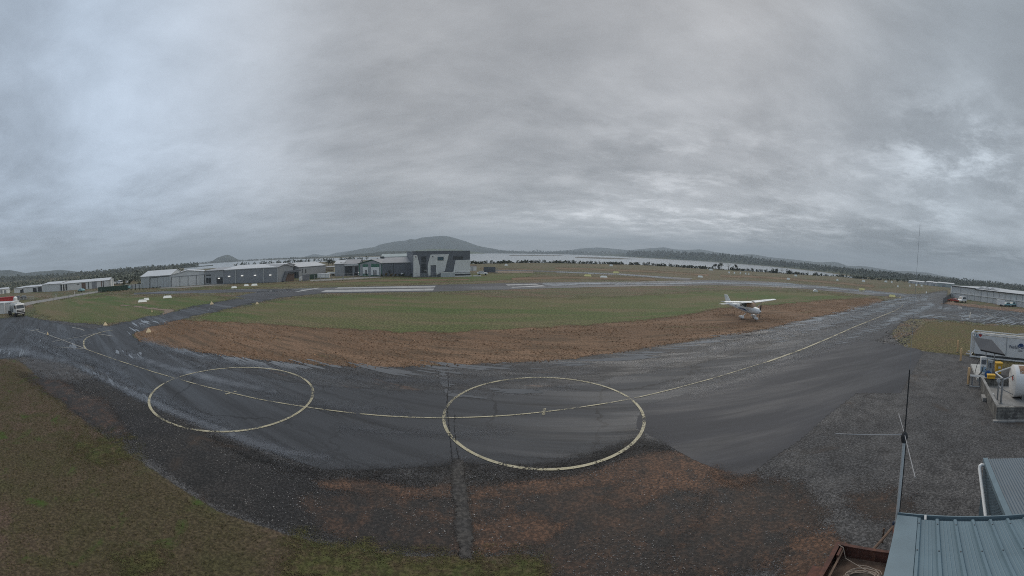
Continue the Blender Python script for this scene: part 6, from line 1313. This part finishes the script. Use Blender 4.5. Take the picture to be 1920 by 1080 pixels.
r = frame('pump_plinth', (C0.x, C0.y, 0), ua, 'pale concrete plinth with hoses lying under the pump', 'plinth'); b = MB(); c_ = [px(1820,682,.24), px(1849,684,.24), px(1850,709,.24), px(1832,709,.24)]
c_ = [Vector(((q-C0).dot(Vv), (q-C0).dot(U), 0)) for q in c_]; b.prism([(q.x, q.y) for q in c_], .02, .24, lambda p, d: (p[0], p[1], d)); b.build('slab', mat('pale_concrete', (.40,.40,.385), .8, var=.12, dirt=(.25,.24,.22)), r)
# hose reel
q = loc(1852.5, 702, .95); r = frame('hose_reel', (B0.x, B0.y, 0), ua, 'blue hose reel beside the pump cabinet', 'hose reel'); b = MB(); b.lathe([(-.12,.1),(-.12,.30),(-.09,.30),(-.08,.2),(.08,.2),(.09,.30),(.12,.30),(.12,.1)], q, (.3,1,0), 22); b.build('drum', mat('blue_paint', (.02,.09,.26), .45), r, smooth=True); b = MB(); b.tube([(q.x,q.y,.25),(q.x,q.y,q.z)], .05, 6); b.build('stand', m_steel, r)
# steel step
q = px(1820,725); r = frame('steel_stand', q, ua, 'low galvanised steel stand beside the nearest bollard', 'stand')
for x in (0.1, .75): 
    for y in (.05, .5): bx('leg', x, x+.07, y, y+.07, 0, .78, m_steel)
bx('top_bar', -.1, 1.05, 0, .6, .783, .84, m_steel); bx('foot_bar', -.1, 1.05, .0, .10, .0, .06, m_line)
# solar panel
corners = [px(1838,655,2.55), px(1884,664.5,2.55), px(1859.6,637,3.25), px(1824.5,631.7,3.25)]
o = sum(corners, Vector())/4; r = frame('solar_panel', (o.x, o.y, 0), 0, 'tilted dark solar panel on a post above the fuel pump', 'solar panel')
c = [q-Vector((o.x, o.y, 0)) for q in corners]; nrm = (c[1]-c[0]).cross(c[3]-c[0]).normalized()
if nrm.z < 0: nrm = -nrm
b = MB(); b.hexa([q-nrm*.05 for q in c]+[q-nrm*.0 for q in c]); b.build('frame', m_dk, r); ci = sum(c, Vector())/4; b = MB(); b.hexa([ci+(q-ci)*.965+nrm*.002 for q in c]+[ci+(q-ci)*.965+nrm*.008 for q in c])
m_pv = bpy.data.materials.new('solar_cells'); m_pv.use_nodes = True
def _pv():
    t = NT(m_pv.node_tree); bs = t.n['Principled BSDF']; tc = t.new('ShaderNodeTexCoord').outputs['Object']; br = t.new('ShaderNodeTexBrick', ins={'Color1': (.045,.052,.064,1), 'Color2': (.052,.058,.070,1), 'Mortar': (.08,.085,.09,1), 'Scale': 1.0, 'Mortar Size': .006, 'Brick Width': .16, 'Row Height': .16}); br.offset = 0
    t.l.new(t.mapping(tc, rot=(0,0,-ua)), br.inputs['Vector']); t.l.new(br.outputs['Color'], bs.inputs['Base Color']); bs.inputs['Roughness'].default_value = .6; bs.inputs['Specular IOR Level'].default_value = .2
_pv(); b.build('cells', m_pv, r)
b = MB(); b.hexa([c[0]-nrm*.16, c[1]-nrm*.16, c[1]-nrm*.053, c[0]-nrm*.053, c[0]-nrm*.16+Vector((.06,0,0)), c[1]-nrm*.16+Vector((.06,0,0)), c[1]-nrm*.053+Vector((.06,0,0)), c[0]-nrm*.053+Vector((.06,0,0))]); b.build('edge_beam', m_black, r)
pp = px(1862.5,699,.25)-Vector((o.x,o.y,0)); top_ = ci-nrm*.12; b = MB(); b.tube([(pp.x,pp.y,0),(pp.x,pp.y,2.5),(top_.x,top_.y,top_.z)], .07, 8); b.build('post', m_steel, r, smooth=True); b = MB(); b.tube([(pp.x,pp.y,1.8),(c[1].x,c[1].y,c[1].z-.15)], .03, 6); b.build('brace', m_steel, r); pq = px(1846,700,.25)-Vector((o.x,o.y,0)); b = MB(); b.tube([(pq.x,pq.y,0),(pq.x,pq.y,2.5)], .05, 6); b.build('post', m_steel, r)
# bins
q = px(1871,702,0); r = frame('wheelie_bin', q, ua+R(10), 'tall yellow wheelie bin behind the pump post', 'bin'); b = MB(); b.hexa([(-.24,-.2,.08),(.24,-.2,.08),(.24,.28,.08),(-.24,.28,.08),(-.33,-.3,1.02),(.33,-.3,1.02),(.33,.36,1.02),(-.33,.36,1.02)]); b.build('body', m_yelp, r, bevel=.03); b = MB(); b.prism([(-.37,1.023),(.42,1.023),(.42,1.12),(-.30,1.16)], -.37, .37, lambda p, d: (d, p[0], p[1])); b.build('lid', m_yelp, r, bevel=.03)
for s in (1, -1): b = MB(); b.lathe([(-.04,.03),(-.04,.1),(.04,.1),(.04,.03)], (s*.27,.33,.1), (1,0,0), 14); b.build('wheel', m_tyre, r)
bx('label', -.14, .14, -.29, -.275, .62, .80, m_white)
q = px(1858,709,.93); r = frame('spill_bin', (q.x, q.y, .92), ua, 'small yellow spill box sitting on the bund wall', 'box'); bx('body', -.32, .32, -.2, .2, 0, .2, m_yelp, bev=.02); bx('lid', -.36, .36, -.24, .24, .203, .32, m_yelp, bev=.04)

# ---- aerial mast by the roof corner
MP = px(1690, 968, 5.7); MP = Vector((3.36, 1.245, 0)); r = frame('aerial_mast', MP, 0, 'thin aerial mast with radials rising beside the roof corner', 'aerial')
zj = 6.62; b = MB(); b.tube([(0,0,0),(0,0,zj-.1)], .018, 10); b.build('pole', m_line, r, smooth=True); b = MB(); b.tube([(.035,-.01,4.5),(.035,-.01,zj-.2),(.02,0,zj-.05)], .007, 6); b.build('cable', m_black, r)
b = MB(); b.lathe([(0,.03),(.06,.04),(.10,.03),(.12,.014)], (0,0,zj-.12), (0,0,1), 14); b.build('hub', m_black, r, smooth=True)
for (x, y) in ((1567,813),(1685,776),(1716,895)): e = px(x, y, zj-.02)-Vector((MP.x,MP.y,0)); b = MB(); b.tube([(0,0,zj-.03), e], .0045, 6); b.build('radial', m_roofg, r)
f = Face(MP.copy(), MP+Vector((MP.y,-MP.x,0)).normalized()); zb = f.at(1707.5, 693)[1]; zt = f.at(1727, 420)[1]
b = MB(); b.tube([(0,0,zj),(0,0,zb)], .0075, 8); b.build('whip_base', m_black, r, smooth=True); b = MB(); b.tube([(0,0,zb),(0,0,zt)], .0019, 6, .0015); b.build('whip', m_grey2, r)

# ---- near building roof (blue grey ribbed sheet) and its gutter
m_blue = mat('blue_grey_roof_sheet', (.125,.185,.218), .5, var=.08, scale=1.2, dirt=(.08,.12,.145), dirt_amt=.5, spec=.4)
m_blue2 = mat('blue_grey_trim', (.135,.19,.22), .5, var=.08)
E0 = px(1682, 970, 5.6); r = frame('near_building', (E0.x, E0.y, 0), ua, 'blue grey ribbed metal roof of the near building with gutter', 'building')
RW, RL, sl_ = 7.0, 5.2, .085    # width to the right, length back under the camera, fall
rib = []; pitch_ = .19
def rz_(y): return 5.6-sl_*y*1.0     # y negative towards the camera -> higher
b = MB(); prof = [(.22, 0)]; x = .235
while x < RW:
    prof += [(x-.026,0),(x-.013,.028),(x+.013,.028),(x+.026,0)]
    for k_ in (.32, .5, .68): prof += [(x+pitch_*k_-.006,0),(x+pitch_*k_,.003),(x+pitch_*k_+.006,0)]
    x += pitch_
n_ = len(prof); ys = [.0, -RL]; V_ = [(p[0], y, rz_(y)+p[1]) for y in ys for p in prof]; b._add(V_, [(i, i+1, n_+i+1, n_+i) for i in range(n_-1)]); b.build('roof_sheet', m_blue, r)
b = MB(); b._add([(0,.0,rz_(0)+.035),(.215,.0,rz_(0)+.035),(.225,0,rz_(0)+.0),(0,-RL,rz_(-RL)+.035),(.215,-RL,rz_(-RL)+.035),(.225,-RL,rz_(-RL)),(0,0,rz_(0)-.16),(0,-RL,rz_(-RL)-.16),(.02,0,rz_(0)-.16),(.02,-RL,rz_(-RL)-.16)], [(0,1,4,3),(1,2,5,4),(0,3,7,6),(6,7,9,8)]); b.build('barge_flashing', m_blue2, r)
b = MB(); b._add([(-.0,.02,5.50),(-.0,.02,5.60),(RW,.02,5.50),(RW,.02,5.60),(0,.09,5.50),(0,.09,5.60),(RW,.09,5.50),(RW,.09,5.60),(0,.105,5.60),(RW,.105,5.60),(0,.105,5.585),(RW,.105,5.585)], [(0,1,3,2),(0,2,6,4),(4,6,7,5),(5,7,9,8),(8,9,11,10)]); b.build('gutter', m_blue2, r)
for x in (.3, 2.2, 4.1): b = MB(); b.box(x-.012, x+.012, .0, .09, 5.601, 5.606); b.build('gutter_strap', m_line, r)
x = .235
sc = MB()
while x < 3.2:
    for y in (-.12, -.62, -1.12): c0 = Vector((x, y, rz_(y)+.028)); sc.lathe([(0,.008),(.006,.008),(.007,.004)], c0, (0,0,1), 6)
    x += pitch_
so_ = sc.build('roof_screws', m_dk, r); so_['kind'] = 'stuff'
m_bluew = mat('blue_grey_wall_sheet', (.05,.085,.11), .5, var=.1, corr=('Z', .076, .02))
b = MB(); b.box(.06, RW-.05, -RL+.1, -.03, 0, 5.35); b.build('wall', m_bluew, r)

# ---- shed beyond it with fine corrugated roof and white pipe
S0 = px(1843, 860, 3.0); r = frame('garden_shed', (S0.x, S0.y, 0), ua, 'blue grey corrugated shed with white slanting pipe', 'shed')
SL, SW = 5.4, 4.5
m_cor = mat('fine_corrugated_sheet', (.095,.125,.15), .5, var=.08, scale=1.0, dirt=(.07,.09,.105), dirt_amt=.4)
b = MB(); w_ = .12; n_ = int(SW/.076)*6; V_ = []; xs_ = [w_+(SW-w_)*i/n_ for i in range(n_+1)]
slp = .03
for y in (0, -SL): V_ += [(x, y, 3.0-slp*y+.009*math.sin((x-w_)/.076*2*math.pi)) for x in xs_]
m_ = len(xs_); b._add(V_, [(i, i+1, m_+i+1, m_+i) for i in range(m_-1)]); b.build('roof_sheet', m_cor, r, smooth=False)
b = MB(); b._add([(0,0,3.03),(.15,0,3.03),(0,-SL,3.03+slp*SL),(.15,-SL,3.03+slp*SL),(0,0,2.9),(0,-SL,2.9+slp*SL)], [(0,1,3,2),(0,2,5,4)]); b.build('barge_flashing', m_blue2, r)
b = MB(); b.box(.03, SW-.03, -SL, -.05, 0, 2.97); b.build('wall', m_bluew, r)
def sloc(x, y, z): q = px(x, y, z)-Vector((S0.x, S0.y, 0)); return Vector((q.dot(Vv), q.dot(U), z))
pa = sloc(1837, 877, 2.85); pb_ = sloc(1849, 973, 2.0); d_ = (pb_-pa)
b = MB(); b.tube([pa+Vector((.14,.06,.05)), pa+Vector((.05,.04,.08)), pa+Vector((0,0,.06)), pa+Vector((-.01,-.04,-.02)), pa.lerp(pb_,.5), pb_+d_*.5], .05, 12); b.build('pipe', m_white, r, smooth=True)
b = MB(); q = pa.lerp(pb_, .94); b.tube([q, q+Vector((.25,0,0))], .012, 6); b.build('pipe_bracket', m_line, r)

# ---- rusty box trailer below the roof corner
T0 = px(1570, 1018, .85); r = frame('box_trailer', (T0.x, T0.y, 0), ua, 'rusty open box trailer holding a coiled rope', 'trailer'); th_ = .05; TW, TL = 1.75, 2.6; zt_ = .85; zf = .40
bx('front_board', 0, TW, -th_, 0, zf, zt_, m_rust); bx('side_board', 0, th_, -TL, -th_-.003, zf, zt_, m_rust); bx('side_board', TW-th_, TW, -TL, -th_-.003, zf, zt_, m_rust); bx('tail_board', 0, TW, -TL-th_, -TL-.003, zf, zt_, m_rust); bx('floor', .053, TW-.053, -TL, -th_-.003, zf, zf+.03, m_rust2)
for (x0, x1, y0, y1) in ((-.02,.09,-TL,.02),(TW-.09,TW+.02,-TL,.02),(.093,TW-.093,-.09,.02)): bx('top_rail', x0, x1, y0, y1, zt_+.003, zt_+.035, m_rust)
bx('corner_bracket', .12, .18, -.5, -.06, zf+.03, zt_, m_rust); bx('inner_rail', .17, .22, -TL+.02, -.1, zt_-.12, zt_-.06, m_rust2)
b = MB(); p_ = sloc; e_ = px(1675, 988, .45)-Vector((T0.x,T0.y,0)); e_ = Vector((e_.dot(Vv), e_.dot(U), .45)); b.tube([(TW*.42,-.02,.42), (e_.x, e_.y, .47)], .045, 8); b.build('drawbar', m_rust2, r); b = MB(); b.tube([(TW-.2,-.02,.42), (e_.x+.02, e_.y-.1, .47)], .04, 8); b.build('drawbar', m_rust, r)
b = MB(); b.lathe([(0,.05),(.16,.05),(.2,.03)], (e_.x, e_.y+.04, .42), (0,.3,1), 10); b.build('coupling', mat('dark_blue_metal', (.02,.035,.07), .5), r); b = MB(); b.tube([(e_.x-.25, e_.y-.35, .0),(e_.x-.25, e_.y-.35, .62)], .028, 8); b.build('jockey_stand', m_rust2, r)
lathe_wheel(r, -.14, -1.4, .32, .18).rotation_euler = (0,0,0)
for nm in ('mudguard',): b = MB(); b.box(-.30, -.03, -1.85, -.95, .66, .69); b.build(nm, m_rust, r)
bp = frame('plywood_sheet', (T0.x, T0.y, 0), ua, 'weathered board lying in the rusty trailer under the rope', 'board'); b = MB(); b.hexa([(.45,-1.5,zf+.035),(1.5,-1.35,zf+.035),(1.6,-.55,zf+.035),(.55,-.65,zf+.035),(.45,-1.5,zf+.06),(1.5,-1.35,zf+.09),(1.6,-.55,zf+.07),(.55,-.65,zf+.05)]); o_ = b.build('board', mat('weathered_wood', (.10,.085,.07), .9, var=.35, scale=3), bp)
rp = frame('rope', (T0.x, T0.y, 0), ua, 'pale rope coiled loosely in the rusty trailer', 'rope'); pts = [(.06,-.12,zt_+.05),(.2,-.16,zt_+.02),(.32,-.3,zf+.2)]; g_ = np.random.default_rng(3)
for i in range(110): a = i*.42; rr = .27+.11*math.sin(i*.31)+.05*math.sin(i*.83); pts.append((.85+rr*1.35*math.cos(a)+.12*math.sin(i*.11), -.78+rr*.75*math.sin(a)+.06*math.cos(i*.17), zf+.11+.02*math.sin(i*.7)+.0004*i))
b = MB(); b.tube(pts, .012, 6); b.build('rope', mat('rope_fibre', (.33,.27,.22), .9, var=.15, scale=30), rp, smooth=True)
bx_r = r
